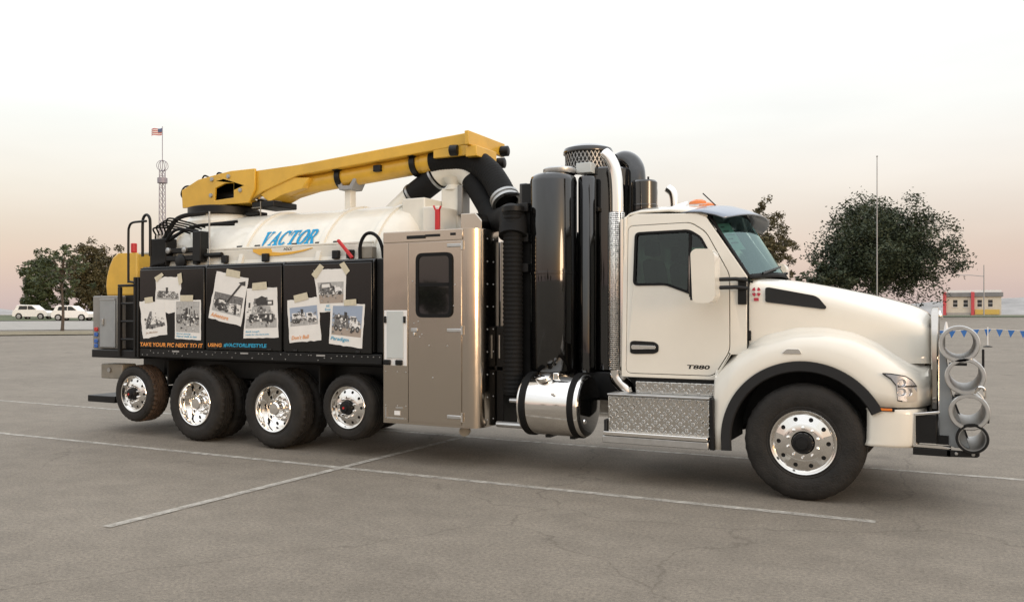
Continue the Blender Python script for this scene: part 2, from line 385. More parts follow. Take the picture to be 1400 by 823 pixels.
# ------------------------------------------------------------------ ground
def ground_z(x, y):
    d = math.hypot(x, y)
    t = min(max((d - 33) / 97, 0), 1)
    return 1.6 * (t + 0.03 * math.sin(math.pi * 2 * t) * 0)
def asphalt():
    m = bpy.data.materials.new('asphalt'); m.use_nodes = True; MATS['asphalt'] = m
    n, l = m.node_tree.nodes, m.node_tree.links; b = n['Principled BSDF']; b.inputs['Roughness'].default_value = 0.82
    t = n.new('ShaderNodeTexCoord')
    def noise(sc, det=6, ro=0.6, vec=None):
        z = n.new('ShaderNodeTexNoise'); z.inputs['Scale'].default_value = sc; z.inputs['Detail'].default_value = det; z.inputs['Roughness'].default_value = ro
        l.new(vec or t.outputs['Object'], z.inputs['Vector']); return z.outputs[0]
    def ramp(s, stops):
        r = n.new('ShaderNodeValToRGB')
        for i, (p, c) in enumerate(stops):
            e = r.color_ramp.elements[i] if i < 2 else r.color_ramp.elements.new(p); e.position = p; e.color = (c[0], c[1], c[2], 1)
        l.new(s, r.inputs[0]); return r.outputs[0]
    def mul(a, c, f=1.0):
        x = n.new('ShaderNodeMix'); x.data_type = 'RGBA'; x.blend_type = 'MULTIPLY'; x.inputs[0].default_value = f
        l.new(a, x.inputs[6]); l.new(c, x.inputs[7]); return x.outputs[2]
    g = ramp(noise(140, 3, 0.8), [(0.30, (0.16, 0.136, 0.107)), (0.5, (0.262, 0.226, 0.180)), (0.72, (0.39, 0.34, 0.275))])
    grit = ramp(noise(34, 4, 0.85), [(0.32, (0.55, 0.54, 0.52)), (0.5, (0.94, 0.94, 0.94)), (0.66, (1.25, 1.23, 1.20))])
    big = ramp(noise(0.35, 5), [(0.3, (0.80, 0.79, 0.78)), (0.7, (1.0, 1.0, 1.0))])
    mid = ramp(noise(2.6, 8, 0.7), [(0.35, (0.82, 0.82, 0.82)), (0.62, (1, 1, 1))])
    # lengthwise drag marks, and round oil drips
    mp = n.new('ShaderNodeMapping'); mp.inputs['Scale'].default_value = (0.25, 2.2, 1); l.new(t.outputs['Object'], mp.inputs[0])
    streak = ramp(noise(1.2, 6, 0.6, mp.outputs[0]), [(0.34, (0.80, 0.79, 0.78)), (0.6, (1, 1, 1))])
    v = n.new('ShaderNodeTexVoronoi'); v.inputs['Scale'].default_value = 0.55; l.new(t.outputs['Object'], v.inputs['Vector'])
    drip = ramp(v.outputs['Distance'], [(0.03, (0.55, 0.53, 0.51)), (0.14, (1, 1, 1))])
    # hairline cracks
    w = n.new('ShaderNodeTexVoronoi'); w.feature = 'DISTANCE_TO_EDGE'; w.inputs['Scale'].default_value = 0.22
    ad = n.new('ShaderNodeVectorMath'); ad.operation = 'ADD'; nz = n.new('ShaderNodeTexNoise'); nz.inputs['Scale'].default_value = 1.1; nz.inputs['Detail'].default_value = 6
    l.new(t.outputs['Object'], nz.inputs['Vector']); l.new(t.outputs['Object'], ad.inputs[0]); l.new(nz.outputs['Color'], ad.inputs[1]); l.new(ad.outputs[0], w.inputs['Vector'])
    crack = ramp(w.outputs['Distance'], [(0.0, (0.5, 0.48, 0.46)), (0.0035, (1, 1, 1))])
    c = mul(mul(mul(mul(mul(mul(g, grit), big), mid, 1.0), streak, 0.35), drip, 0.9), crack, 0.55)
    l.new(c, b.inputs['Base Color'])
    bp = n.new('ShaderNodeBump'); bp.inputs['Strength'].default_value = 0.5; bp.inputs['Distance'].default_value = 0.006
    l.new(noise(160, 3, 0.8), bp.inputs['Height']); l.new(bp.outputs[0], b.inputs['Normal'])
asphalt()
mat('line_paint', (0.47, 0.44, 0.385), 0.75, 0, 0, 0.25, 9)
# worn paint: the asphalt shows through where it has flaked
def worn(m):
    n, l = m.node_tree.nodes, m.node_tree.links; b = n['Principled BSDF']
    t = n.new('ShaderNodeTexCoord'); z = n.new('ShaderNodeTexNoise'); z.inputs['Scale'].default_value = 6; z.inputs['Detail'].default_value = 10; z.inputs['Roughness'].default_value = 0.75
    l.new(t.outputs['Object'], z.inputs['Vector'])
    r = n.new('ShaderNodeMapRange'); r.inputs[1].default_value = 0.34; r.inputs[2].default_value = 0.60; r.inputs[3].default_value = 0.25; r.inputs[4].default_value = 0.95; l.new(z.outputs[0], r.inputs[0])
    l.new(r.outputs[0], b.inputs['Alpha'])
worn(MATS['line_paint'])
mat('dry_grass', (0.20, 0.165, 0.10), 0.95, 0, 0, 0.35, 3, 0.6, 25)
mat('verge_grass', (0.085, 0.10, 0.045), 0.95, 0, 0, 0.35, 1.2, 0.6, 20)
mat('road_grey', (0.32, 0.30, 0.27), 0.85, 0, 0, 0.12, 1.0)
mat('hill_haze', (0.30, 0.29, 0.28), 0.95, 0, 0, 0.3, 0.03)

rings = [0.0, 3, 6, 10, 15, 20, 26, 33, 40, 50, 60, 72, 85, 100, 115, 130, 170, 240, 400, 800, 1600, 4000]
NS = 96
mb = MB()
vs = [(0, 0, 0)] + [(r * math.cos(2 * math.pi * i / NS), r * math.sin(2 * math.pi * i / NS), ground_z(r, 0)) for r in rings[1:] for i in range(NS)]
fs = [(0, 1 + i, 1 + (i + 1) % NS) for i in range(NS)]
for k in range(len(rings) - 2):
    a, b = 1 + k * NS, 1 + (k + 1) * NS
    fs += [(a + i, b + i, b + (i + 1) % NS, a + (i + 1) % NS) for i in range(NS)]
mb.add(vs, fs).build('parking_lot', 'asphalt', None, (0, 0, 0), kind='structure', label='weathered grey asphalt parking lot under the truck')

def strip(name, p0, p1, w, mname, lift, label, seg=1.0):
    a, b = Vector((*p0, 0)), Vector((*p1, 0)); d = b - a; n = max(1, int(d.length / seg)); u = Vector((-d.y, d.x, 0)).normalized() * w / 2
    rows = []
    for i in range(n + 1):
        q = a + d * i / n
        rows.append([(q.x + s * u.x, q.y + s * u.y, ground_z(q.x + s * u.x, q.y + s * u.y) + lift) for s in (-1, -0.33, 0.33, 1)])
    return MB().grid(rows).build(name, mname, None, kind='structure', label=label)
strip('painted_line', (-24, 7.32), (-0.55, 7.74), 0.10, 'line_paint', 0.004, 'long worn white line running in front of the truck wheels')
strip('painted_line', (-24, 10.36), (6, 10.44), 0.10, 'line_paint', 0.004, 'worn white line passing under the truck')
strip('painted_line', (-6.18, 4.6), (-6.18, 10.3), 0.10, 'line_paint', 0.008, 'worn white cross line ahead of the rear wheels')
strip('painted_line', (-0.2, 15.5), (-0.2, 20.5), 0.10, 'line_paint', 0.004, 'worn bay line straight beyond the truck nose')
strip('painted_line', (2.9, 15.5), (2.9, 20.5), 0.10, 'line_paint', 0.004, 'worn bay line right of the pipe rack')

def fan(name, az0, az1, d0, d1, mname, lift, label):
    """strip of ground between two distances, following the rise"""
    rows = []
    ds = [d0 + (d1 - d0) * i / 8 for i in range(9)]; n = 30
    for d in ds:
        rows.append([(d * math.sin(R(az0 + (az1 - az0) * i / n)), d * math.cos(R(az0 + (az1 - az0) * i / n)), ground_z(d, 0) + lift) for i in range(n + 1)])
    return MB().grid(rows).build(name, mname, None, kind='structure', label=label)
fan('dry_verge', -80, -48, 60, 66.5, 'dry_grass', 0.06, 'strip of dry brown grass round the slim tree')
fan('side_road', -80, -48, 70, 98, 'road_grey', 0.03, 'pale grey road the white cars stand on')
fan('grass_verge', -80, -40, 99, 150, 'verge_grass', 0.06, 'grass below the trees beyond the parked cars')
fan('grass_verge', -30, 40, 118, 145, 'verge_grass', 0.06, 'grass strip under the trees beyond the hood')

# far hills
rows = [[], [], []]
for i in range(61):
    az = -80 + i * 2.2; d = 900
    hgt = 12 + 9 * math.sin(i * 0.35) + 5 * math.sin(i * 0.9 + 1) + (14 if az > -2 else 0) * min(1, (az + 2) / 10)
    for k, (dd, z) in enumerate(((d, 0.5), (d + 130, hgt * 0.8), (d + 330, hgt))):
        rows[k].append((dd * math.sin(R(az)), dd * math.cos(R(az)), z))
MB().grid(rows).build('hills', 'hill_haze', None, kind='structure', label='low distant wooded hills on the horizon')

# ------------------------------------------------------------------ trees
def tree(name, base, height, rx, rz_, trunk_h, n_cl, n_leaf, leaf, mname, label, seed, lean=(0, 0), sparse=0.0, group='trees round the parking lot', low=0.0):
    rr = random.Random(seed); x0, y0 = base; z0 = ground_z(x0, y0)
    t = thing(name, (x0, y0, z0 - 0.05), label, 'tree', group)
    cz = z0 + height - rz_; cx, cy = x0 + lean[0], y0 + lean[1]
    tr = MB(); r0 = 0.035 * height * 0.55
    top = Vector((cx, cy, cz + rz_ * 0.35))
    path = smooth_path([(x0, y0, z0 - 0.1), (x0 + 0.1, y0, z0 + trunk_h * 0.5), (x0 * 0.6 + cx * 0.4, y0 * 0.6 + cy * 0.4, z0 + trunk_h), (cx, cy, cz), tuple(top)], 4)
    tr.tube(path, r0, 9, rs=[r0 * (1.25 if k == 0 else 1 - 0.8 * k / (len(path) - 1)) for k in range(len(path))])
    cl = []
    while len(cl) < n_cl:
        a = rr.uniform(0, 2 * math.pi); u = rr.uniform(-1 + low, 1); s = rr.random() ** 0.45
        bulge = 1 + 0.16 * math.sin(3 * a + seed) + 0.12 * math.sin(5 * a + 2 * seed) + 0.10 * math.sin(4 * u + seed)
        q = math.sqrt(max(0, 1 - u * u)) * s * bulge
        cl.append(Vector((cx + rx * q * math.cos(a), cy + rx * q * math.sin(a), cz + rz_ * u * s * bulge)))
    start = Vector(path[len(path) // 2])
    for p in cl[:26]:
        st = start.lerp(top, rr.uniform(0, 0.8)); md = st.lerp(p, 0.5) + Vector((0, 0, 0.05 * height * rr.uniform(0.2, 1)))
        pp = smooth_path([st, md, p], 3); tr.tube(pp, 0.1, 5, rs=[r0 * 0.42 * (1 - 0.85 * k / (len(pp) - 1)) for k in range(len(pp))])
    tr.build('trunk', 'bark', t)
    V = []; F = []
    for c in cl:
        cr = rx * rr.uniform(0.13, 0.27); nl = int(n_leaf * rr.uniform(0.5, 1.4))
        for _ in range(nl):
            d = Vector((rr.gauss(0, 1), rr.gauss(0, 1), rr.gauss(0, 0.75))) * cr * 0.5; p = c + (d if d.length < cr * 1.05 else d * 0.5)
            s = leaf * rr.uniform(0.6, 1.35)
            a = Vector((rr.uniform(-1, 1), rr.uniform(-1, 1), rr.uniform(-0.7, 0.7))).normalized()
            b = a.cross(Vector((rr.uniform(-1, 1), rr.uniform(-1, 1), rr.uniform(-1, 1)))).normalized(); k = len(V)
            V += [p - a * s, p + b * s * 0.45, p + a * s, p - b * s * 0.45]; F.append((k, k + 1, k + 2, k + 3))
    cr_ = MB(); cr_.v = V; cr_.f = F; cr_.m = [0] * len(F); cr_.build('crown', mname, t, smooth=0)
    return t
tree('slim_tree', (-56.28, 38.34), 6.2, 1.9, 1.9, 2.6, 44, 34, 0.15, 'leaf_green', 'slim young tree on the dry verge before the white cars', 3)
tree('bushy_tree', (-99.0, 71.6), 9.8, 3.4, 5.2, 1.5, 260, 95, 0.19, 'leaf_olive', 'bushy olive brown tree behind the white hatchback', 5, low=0.0)
tree('round_tree', (-104.5, 68.5), 8.0, 3.0, 4.2, 1.5, 170, 90, 0.19, 'leaf_green', 'rounder green tree furthest left behind the parked cars', 11)
tree('loose_tree', (-18.5, 97.4), 13.0, 3.2, 5.9, 2.6, 170, 80, 0.17, 'leaf_olive', 'loose thin tree rising just behind the cab windshield', 8)
tree('broad_tree', (-8.3, 119.7), 15.6, 8.0, 7.2, 2.8, 560, 110, 0.20, 'leaf_dark', 'broad dark spreading tree beyond the hood', 14, low=0.12)
tree('low_bushy_tree', (-14.2, 112.0), 8.0, 3.4, 4.3, 1.2, 90, 50, 0.26, 'leaf_dark', 'low dark tree at the foot of the broad tree', 21, low=0.0)
# tree row across the lot, seen mirrored in the polished metal and the glass
for i, (x, y, h, w) in enumerate(((-118, -92, 7.5, 6), (-84, -112, 6.5, 5.5), (-60, -118, 8.5, 6), (-38, -124, 6.0, 5.5), (-16, -120, 7.5, 6), (8, -126, 6.5, 6))):
    tree('lot_tree', (x, y), h, w, h * 0.46, 1.2, 60, 26, 0.55, 'leaf_green', ['mirrored tree row, the tree at its far left end', 'mirrored tree row, low tree second from left', 'mirrored tree row, tallest tree', 'mirrored tree row, lowest tree', 'mirrored tree row, second from right', 'mirrored tree row, the tree at its right end'][i], 30 + i, group='trees behind the viewer', low=0.0)

# ------------------------------------------------------------------ lattice tower with flag
tx, ty = -108.15, 90.24; tz = ground_z(tx, ty)
T = thing('lattice_tower', (tx, ty, tz), 'slender steel lattice tower with a flag on top', 'tower')
leg = [Vector((0.6 * math.cos(a), 0.6 * math.sin(a), 0)) for a in (0.3, 2.39, 4.49)]
for v in leg:
    MB().cyl((tx + v.x, ty + v.y, tz), (tx + v.x * 0.8, ty + v.y * 0.8, tz + 22.6), 0.07, 6).build('leg', 'tower_steel', T)
br = MB()
for k in range(24):
    za, zb = tz + k * 0.94, tz + (k + 1) * 0.94; sa, sb = 1 - 0.2 * k / 24, 1 - 0.2 * (k + 1) / 24
    for j in range(3):
        a, b = leg[j], leg[(j + 1) % 3]
        br.bar((tx + a.x * sa, ty + a.y * sa, za), (tx + b.x * sb, ty + b.y * sb, zb), 0.06, 0.06); br.bar((tx + a.x * sa, ty + a.y * sa, za), (tx + b.x * sa, ty + b.y * sa, za), 0.05, 0.05)
br.build('bracing', 'tower_steel', T)
MB().cyl((tx, ty, tz + 20.5), (tx, ty, tz + 21.3), 0.75, 12).build('platform', 'tower_steel', T)
mb = MB()
for k in range(3):
    a = k * math.pi / 3
    mb.tube([(tx + 0.85 * math.cos(u) * math.cos(a), ty + 0.85 * math.cos(u) * math.sin(a), tz + 23.2 + 0.85 * math.sin(u)) for u in [i * math.pi / 8 for i in range(17)]], 0.05, 5)
mb.build('beacon_cage', 'tower_steel', T)
MB().cyl((tx, ty, tz + 22.5), (tx, ty, tz + 29.3), 0.06, 6).build('flagpole', 'tower_steel', T)
ux, uy = -0.887, -0.462
fl = MB(); nst = 7
def fpt(a, b):
    return (tx + ux * a * 1.75, ty + uy * a * 1.75 + 0.12 * math.sin(a * 7), tz + 29.1 - b * 1.05 - 0.25 * a - 0.08 * math.sin(a * 6))
for s in range(nst):
    fl.grid([[fpt(i / 10, s / nst) for i in range(11)], [fpt(i / 10, (s + 1) / nst) for i in range(11)]], m=s % 2)
fl.grid([[Vector(fpt(i / 10, b)) + Vector((0.03, -0.04, 0)) for i in range(5)] for b in (0, 0.25, 0.53)], m=2)
fl.build('flag', ['flag_red', 'flag_white', 'flag_blue'], T, solid=0.0)

# ------------------------------------------------------------------ far building
bx, by = -0.62, 180.09; bz = ground_z(bx, by)
B = thing('shop_building', (bx + 7, by, bz), 'low cream building with red pillars and four windows', 'building')
bw = MB(); W_ = [(bx + 1.35 + 1.75 * i + (0.55 if i > 1 else 0)) for i in range(4)]
holes = [[(x, bz + 1.6), (x + 0.75, bz + 1.6), (x + 0.75, bz + 2.9), (x, bz + 2.9)] for x in W_]
bw.prism([(bx, bz - 0.2), (bx + 9.3, bz - 0.2), (bx + 9.3, bz + 3.5), (bx, bz + 3.5)], by, by + 0.3, holes)
bw.box(bx, bx + 9.3, by + 0.3, by + 8, bz - 0.2, bz + 3.45)
bw.build('wall', 'cream_wall', B)
for x in W_:
    w = MB().box(x, x + 0.75, by + 0.12, by + 0.18, bz + 1.6, bz + 2.9).build('window', 'car_glass', B)
    MB().box(x - 0.06, x + 0.81, by - 0.03, by + 0.02, bz + 2.21, bz + 2.28).build('glazing_bar', 'decal_white', w)
    MB().box(x - 0.1, x + 0.85, by - 0.10, by - 0.002, bz + 1.5, bz + 1.598).build('sill', 'decal_white', w)
for x in (bx - 0.35, bx + 4.35):
    MB().box(x, x + 0.55, by - 0.5, by - 0.05, bz - 0.1, bz + 4.4).build('pillar', 'pillar_red', B, bevel=0.03)
MB().box(bx - 0.2, bx + 9.6, by - 0.3, by + 8.3, bz + 3.51, bz + 4.3).build('parapet', 'roof_grey', B, bevel=0.03)
MB().box(bx + 0.2, bx + 9.3, by - 0.1, by + 8.0, bz + 4.31, bz + 4.75).build('roof_edge', 'decal_white', B)
MB().box(bx + 5.0, bx + 9.0, by - 0.2, by - 0.06, bz + 0.2, bz + 1.1).build('banner', 'sign_yellow', B)
MB().box(bx + 0.3, bx + 4.2, by - 0.25, by - 0.06, bz + 0.0, bz + 0.5).build('plinth', 'concrete', B)
# thin pole above the broad tree and lot lamp post
P_ = thing('flagpole', (-7.58, 108.8, ground_z(-7.58, 108.8)), 'tall thin bare pole rising through the broad tree', 'pole')
MB().cyl((-7.58, 108.8, 1.2), (-7.58, 108.8, 20.5), 0.09, 8, r2=0.05).build('mast', 'grey_metal', P_); MB().lathe([(0.0, -0.12), (0.1, -0.06), (0.1, 0.06), (0.0, 0.12)], (-7.58, 108.8, 20.6), (0, 0, 1), 8).build('finial', 'grey_metal', P_)
lx, ly = 5.2, 160.0; lz = ground_z(lx, ly)
P_ = thing('lot_lamp', (lx, ly, lz), 'grey lamp post with a long arm before the cream building', 'lamp post')
MB().cyl((lx, ly, lz), (lx, ly, lz + 8.4), 0.11, 8, r2=0.07).build('post', 'grey_metal', P_)
MB().tube([(lx, ly, lz + 6.5), (lx - 2.0, ly, lz + 6.75), (lx - 3.6, ly, lz + 6.75)], 0.06, 6).build('arm', 'grey_metal', P_)
MB().prism([(lx - 4.3, lz + 6.65), (lx - 3.5, lz + 6.68), (lx - 3.5, lz + 6.85), (lx - 4.1, lz + 6.8)], ly - 0.2, ly + 0.2).build('lamp_head', 'grey_metal', P_)

# ------------------------------------------------------------------ pennant string on low posts
a, b = Vector((-1.6, 44.2)), Vector((4.9, 47.6))
S = thing('pennant_string', (1.5, 45.9, 0.2), 'string of small blue pennants across the lot beyond the pipe rack', 'pennants')
zz = ground_z(1.5, 45.8)
pts = [Vector((*(a.lerp(b, i / 26)), zz + 0.82 + 0.04 * math.cos(i / 26 * 4 * math.pi))) for i in range(27)]
MB().tube(pts, 0.008, 4).build('cord', 'decal_white', S)
for i in range(1, 26, 2):
    p = pts[i]; d = (pts[i + 1] - pts[i - 1]).normalized(); w = 0.17; sw = rnd.uniform(-0.04, 0.04)
    MB().add([p - d * w + Vector((0, 0, -0.004)), p + d * w + Vector((0, 0, -0.004)), p + Vector((sw, 0.03, -0.36))], [(0, 1, 2)]).build('pennant', 'pennant_blue', S, smooth=0, solid=0.004)
for q in (a, (a + b) / 2, b):
    st = thing('stand_post', (q.x, q.y, ground_z(q.x, q.y)), 'short white post at the %s of the pennant string' % ('left end' if q == a else 'right end' if q == b else 'middle'), 'post', 'posts of the pennant string')
    z = ground_z(q.x, q.y)
    MB().cyl((q.x, q.y, z + 0.05), (q.x, q.y, z + 0.95), 0.025, 8).build('stem', 'decal_white', st); MB().lathe([(0.2, 0), (0.2, 0.03), (0.05, 0.07)], (q.x, q.y, z), (0, 0, 1), 14, close=True).build('foot', 'dark_plastic', st)
qx, qy = -0.15, 64.0; z = ground_z(qx, qy)
st = thing('traffic_cone', (qx, qy, z), 'small pale cone standing alone beyond the top tube', 'cone')
MB().box(qx - 0.25, qx + 0.25, qy - 0.25, qy + 0.25, z, z + 0.05).build('foot', 'dark_plastic', st); MB().lathe([(0.19, 0.05), (0.05, 0.75)], (qx, qy, z), (0, 0, 1), 14, close=True).build('cone_body', 'decal_white', st)

# ------------------------------------------------------------------ white cars on the left
def car(name, cx, cy, rot, label, L=4.1, H=1.5, hatch=True):
    z0 = ground_z(cx, cy); c = thing(name, (cx, cy, z0), label, 'car', 'white cars parked on the far road')
    def M(mb):  # local x forward, y left; put into the world
        ca, sa = math.cos(rot), math.sin(rot)
        return mb.map(lambda p: (cx + p[0] * ca - p[1] * sa, cy + p[0] * sa + p[1] * ca, z0 + p[2]))
    h = L / 2
    low = [(-h, 0.38), (-h + 0.02, 0.82), (-h + 0.12, 1.04), (h * 0.42, 1.06), (h * 0.88, 0.96), (h, 0.74), (h - 0.02, 0.38), (h * 0.84, 0.32)]
    for wx in (h * 0.62, -h * 0.62):
        low += [(wx + 0.40 * math.cos(t), 0.32 + 0.40 * math.sin(t)) for t in [i * math.pi / 8 for i in range(9)]]
    low += [(-h * 0.84, 0.32)]
    M(MB().prism(low, -0.84, 0.84)).build('body', 'car_white', c, bevel=0.05)
    top = [(-h + 0.14, 1.04), (-h + (0.42 if hatch else 0.7), H - 0.08), (-h + 0.9, H), (0.20, H - 0.04), (h * 0.46, 1.05)]
    cabn = M(MB().prism(top, -0.70, 0.70)).build('cabin', 'car_white', c, bevel=0.05)
    win = [[(-h + 0.60, 1.09), (-h + 0.74, H - 0.14), (-0.35, H - 0.12), (-0.35, 1.09)], [(-0.27, 1.09), (-0.27, H - 0.12), (0.16, H - 0.14), (0.62, 1.09)]]
    for s in (-1, 1):
        for w in win: M(MB().prism(w, s * 0.702, s * 0.715)).build('window', 'car_glass', c)
    for wx in (h * 0.62, -h * 0.62):
        for s in (-1, 1):
            t = M(MB().lathe([(0.20, 0.0), (0.33, -0.01), (0.35, 0.03), (0.35, 0.17), (0.32, 0.2)], (wx, s * 0.86, 0.35), (0, -s, 0), 20)).build('wheel', 'tyre_rubber', c)
            M(MB().lathe([(0.02, -0.012), (0.22, -0.004), (0.23, 0.03)], (wx, s * 0.86, 0.35), (0, -s, 0), 16)).build('rim', 'dull_aluminium', t)
    for s in (-1, 1): M(MB().box(h - 0.16, h - 0.01, s * 0.62 - 0.14, s * 0.62 + 0.14, 0.62, 0.74)).build('headlight', 'lamp_glass', c)
    return c
car('parked_car', -81.45, 56.79, R(28), 'white hatchback parked side on left of the truck', 3.9, 1.62)
car('parked_car', -89.4, 57.6, R(26), 'white car furthest left, half hidden by the slim tree trunk', 3.9, 1.62)
px, py = -80.5, 61.0
gp = thing('sign_post', (px, py, ground_z(px, py)), 'short pale post behind the white hatchback nose', 'post')
MB().cyl((px, py, ground_z(px, py)), (px, py, ground_z(px, py) + 2.4), 0.09, 8).build('post', 'decal_white', gp); MB().box(px - 0.22, px + 0.22, py - 0.14, py - 0.10, ground_z(px, py) + 1.9, ground_z(px, py) + 2.5).build('plate', 'decal_white', gp)
# ================================================================== the truck
# X forward, right side towards -Y, centre line at Y = 9.5
CY = 9.5
TR = thing('vacuum_truck', (-5.6, CY, 0), 'white vacuum truck with yellow boom and black toolboxes', 'truck')
def mir(mb): return mb.map(lambda p: (p[0], 2 * CY - p[1], p[2]))

# ---- chassis
for s in (-1, 1):
    y = CY + s * 0.43
    MB().box(-11.25, -0.45, y - 0.045, y + 0.045, 0.80, 1.10).build('frame_rail', 'black_paint', TR, bevel=0.01)
for x in (-10.9, -9.9, -8.6, -7.3, -5.9, -4.7, -3.4, -2.2, -0.7):
    MB().box(x - 0.06, x + 0.06, CY - 0.385, CY + 0.385, 0.84, 1.06).build('cross_member', 'black_paint', TR)
for x, z in ((-1.22, 0.55), (-6.64, 0.605), (-7.85, 0.52), (-9.29, 0.52), (-10.56, 0.605)):
    MB().cyl((x, CY - 0.85, z), (x, CY + 0.85, z), 0.075, 14).lathe([(0.1, -0.2), (0.2, -0.1), (0.22, 0.0), (0.2, 0.1), (0.1, 0.2)], (x, CY, z), (0, 1, 0), 16).build('axle', 'black_paint', TR)
for x in (-8.57, -8.57):
    pass
for s in (-1, 1):
    MB().prism([(-9.5, 0.62), (-8.9, 0.72), (-8.57, 0.86), (-8.2, 0.72), (-7.6, 0.62), (-7.6, 0.52), (-8.57, 0.62), (-9.5, 0.52)], CY + s * 0.55 - 0.04, CY + s * 0.55 + 0.04).build('leaf_spring', 'black_paint', TR)
    MB().cyl((-6.1, CY + s * 0.75, 0.72), (-5.2, CY + s * 0.75, 0.72), 0.15, 18).build('air_tank', 'black_paint', TR, bevel=0.02)
# dark under-deck that carries tank and toolboxes
MB().box(-11.25, -4.6, 8.62, 10.38, 1.10, 1.16).box(-10.4, -6.1, 8.7, 8.76, 0.86, 1.10).build('deck', 'black_paint', TR, bevel=0.01)
# wheel-bay splash guards between the axles
for x in (-9.98, -7.18, -6.0):
    MB().box(x - 0.012, x + 0.012, 8.42, 8.98, 0.62 if x > -7 else 0.75, 1.10).build('mud_flap', 'black_rubber', TR)

# ---- wheels: local outer face at y = 0, built at the origin then copied
def tyre_prof(r, w, bead):
    h = r - bead
    p = [(bead - 0.01, 0.07), (bead, 0.030), (bead + h * 0.12, 0.014), (bead + h * 0.16, 0.016), (bead + h * 0.20, 0.008), (bead + h * 0.50, 0.0), (bead + h * 0.55, 0.003), (bead + h * 0.6, 0.001), (bead + h * 0.80, 0.014), (bead + h * 0.92, 0.03), (r - 0.006, 0.05)]
    k = 5; y0, y1 = 0.055, w - 0.055; bw = (y1 - y0) / k
    tread = []
    for i in range(k):
        a, b = y0 + i * bw, y0 + (i + 1) * bw; g = 0.006
        tread += [(r, a + g), (r, b - g)]
        if i < k - 1: tread += [(r - 0.016, b - g + 0.002), (r - 0.016, b + g - 0.002)]
    q = [(a, w - b) for a, b in p[::-1]]
    return p, tread, q
def tyre(mb, r, w, bead, c, n=64, lugs=0.0, treadmat=0):
    p, t, q = tyre_prof(r, w, bead)
    d, u, v = basis((0, 1, 0)); c = Vector(c); prof = p + t + q; vs = []
    for k, (rr_, y) in enumerate(prof):
        for i in range(n):
            a = 2 * math.pi * i / n; r_ = rr_
            if lugs and (len(p) - 2 <= k <= len(p) + 1 or len(p) + len(t) - 2 <= k <= len(p) + len(t) + 1) and i % 2: r_ -= lugs
            vs.append(c + d * y + (u * math.cos(a) + v * math.sin(a)) * r_)
    fs = []; ms = []
    for j in range(len(prof) - 1):
        for i in range(n):
            i2 = (i + 1) % n; fs.append((j * n + i, j * n + i2, (j + 1) * n + i2, (j + 1) * n + i)); ms.append(treadmat if len(p) - 1 <= j < len(p) + len(t) else 0)
    k0 = len(mb.v); mb.v += vs; mb.f += [[i + k0 for i in f] for f in fs]; mb.m += ms
    return mb
def holed_ring(mb, c, r1, y1, r2, y2, n, hr, deep=0.03, m=0, md=1, k=16):
    c = Vector(c); half = math.pi / n; rm = (r1 + r2) / 2
    for s in range(n):
        a0 = s * 2 * half
        def P(a, r, dy=0.0):
            t = (r - r1) / (r2 - r1); return (c.x + r * math.cos(a0 + a), c.y + y1 + (y2 - y1) * t + dy, c.z + r * math.sin(a0 + a))
        inner = []; outer = []; back = []
        for i in range(k):
            t = 2 * math.pi * (i + 0.5) / k + math.pi / k * 0; ct, st = math.cos(t), math.sin(t)
            inner.append(P(ct * hr / rm, rm + st * hr)); back.append(P(ct * hr / rm * 0.95, rm + st * hr * 0.95, deep))
            sc = min(half / max(1e-6, abs(ct)), (r2 - r1) / 2 * (half / ((r2 - r1) / 2)) / max(1e-6, abs(st)))
            aa = max(-half, min(half, ct * sc)); rr_ = rm + max(-1, min(1, st * sc / half)) * (r2 - r1) / 2
            outer.append(P(aa, rr_))
        # corners: push the diagonal samples into the sector corners
        for q in (1, 5, 9, 13):
            t = math.pi / 4 + (q - 1) / 4 * math.pi / 2
            outer[q] = P(half * (1 if math.cos(t) > 0 else -1), rm + (r2 - r1) / 2 * (1 if math.sin(t) > 0 else -1))
        mb.add(inner + outer, [(i, (i + 1) % k, k + (i + 1) % k, k + i) for i in range(k)], m)
        mb.add(inner + back, [(i, (i + 1) % k, k + (i + 1) % k, k + i) for i in range(k)], m)
        mb.add(back, [tuple(range(k))], md)
    return mb
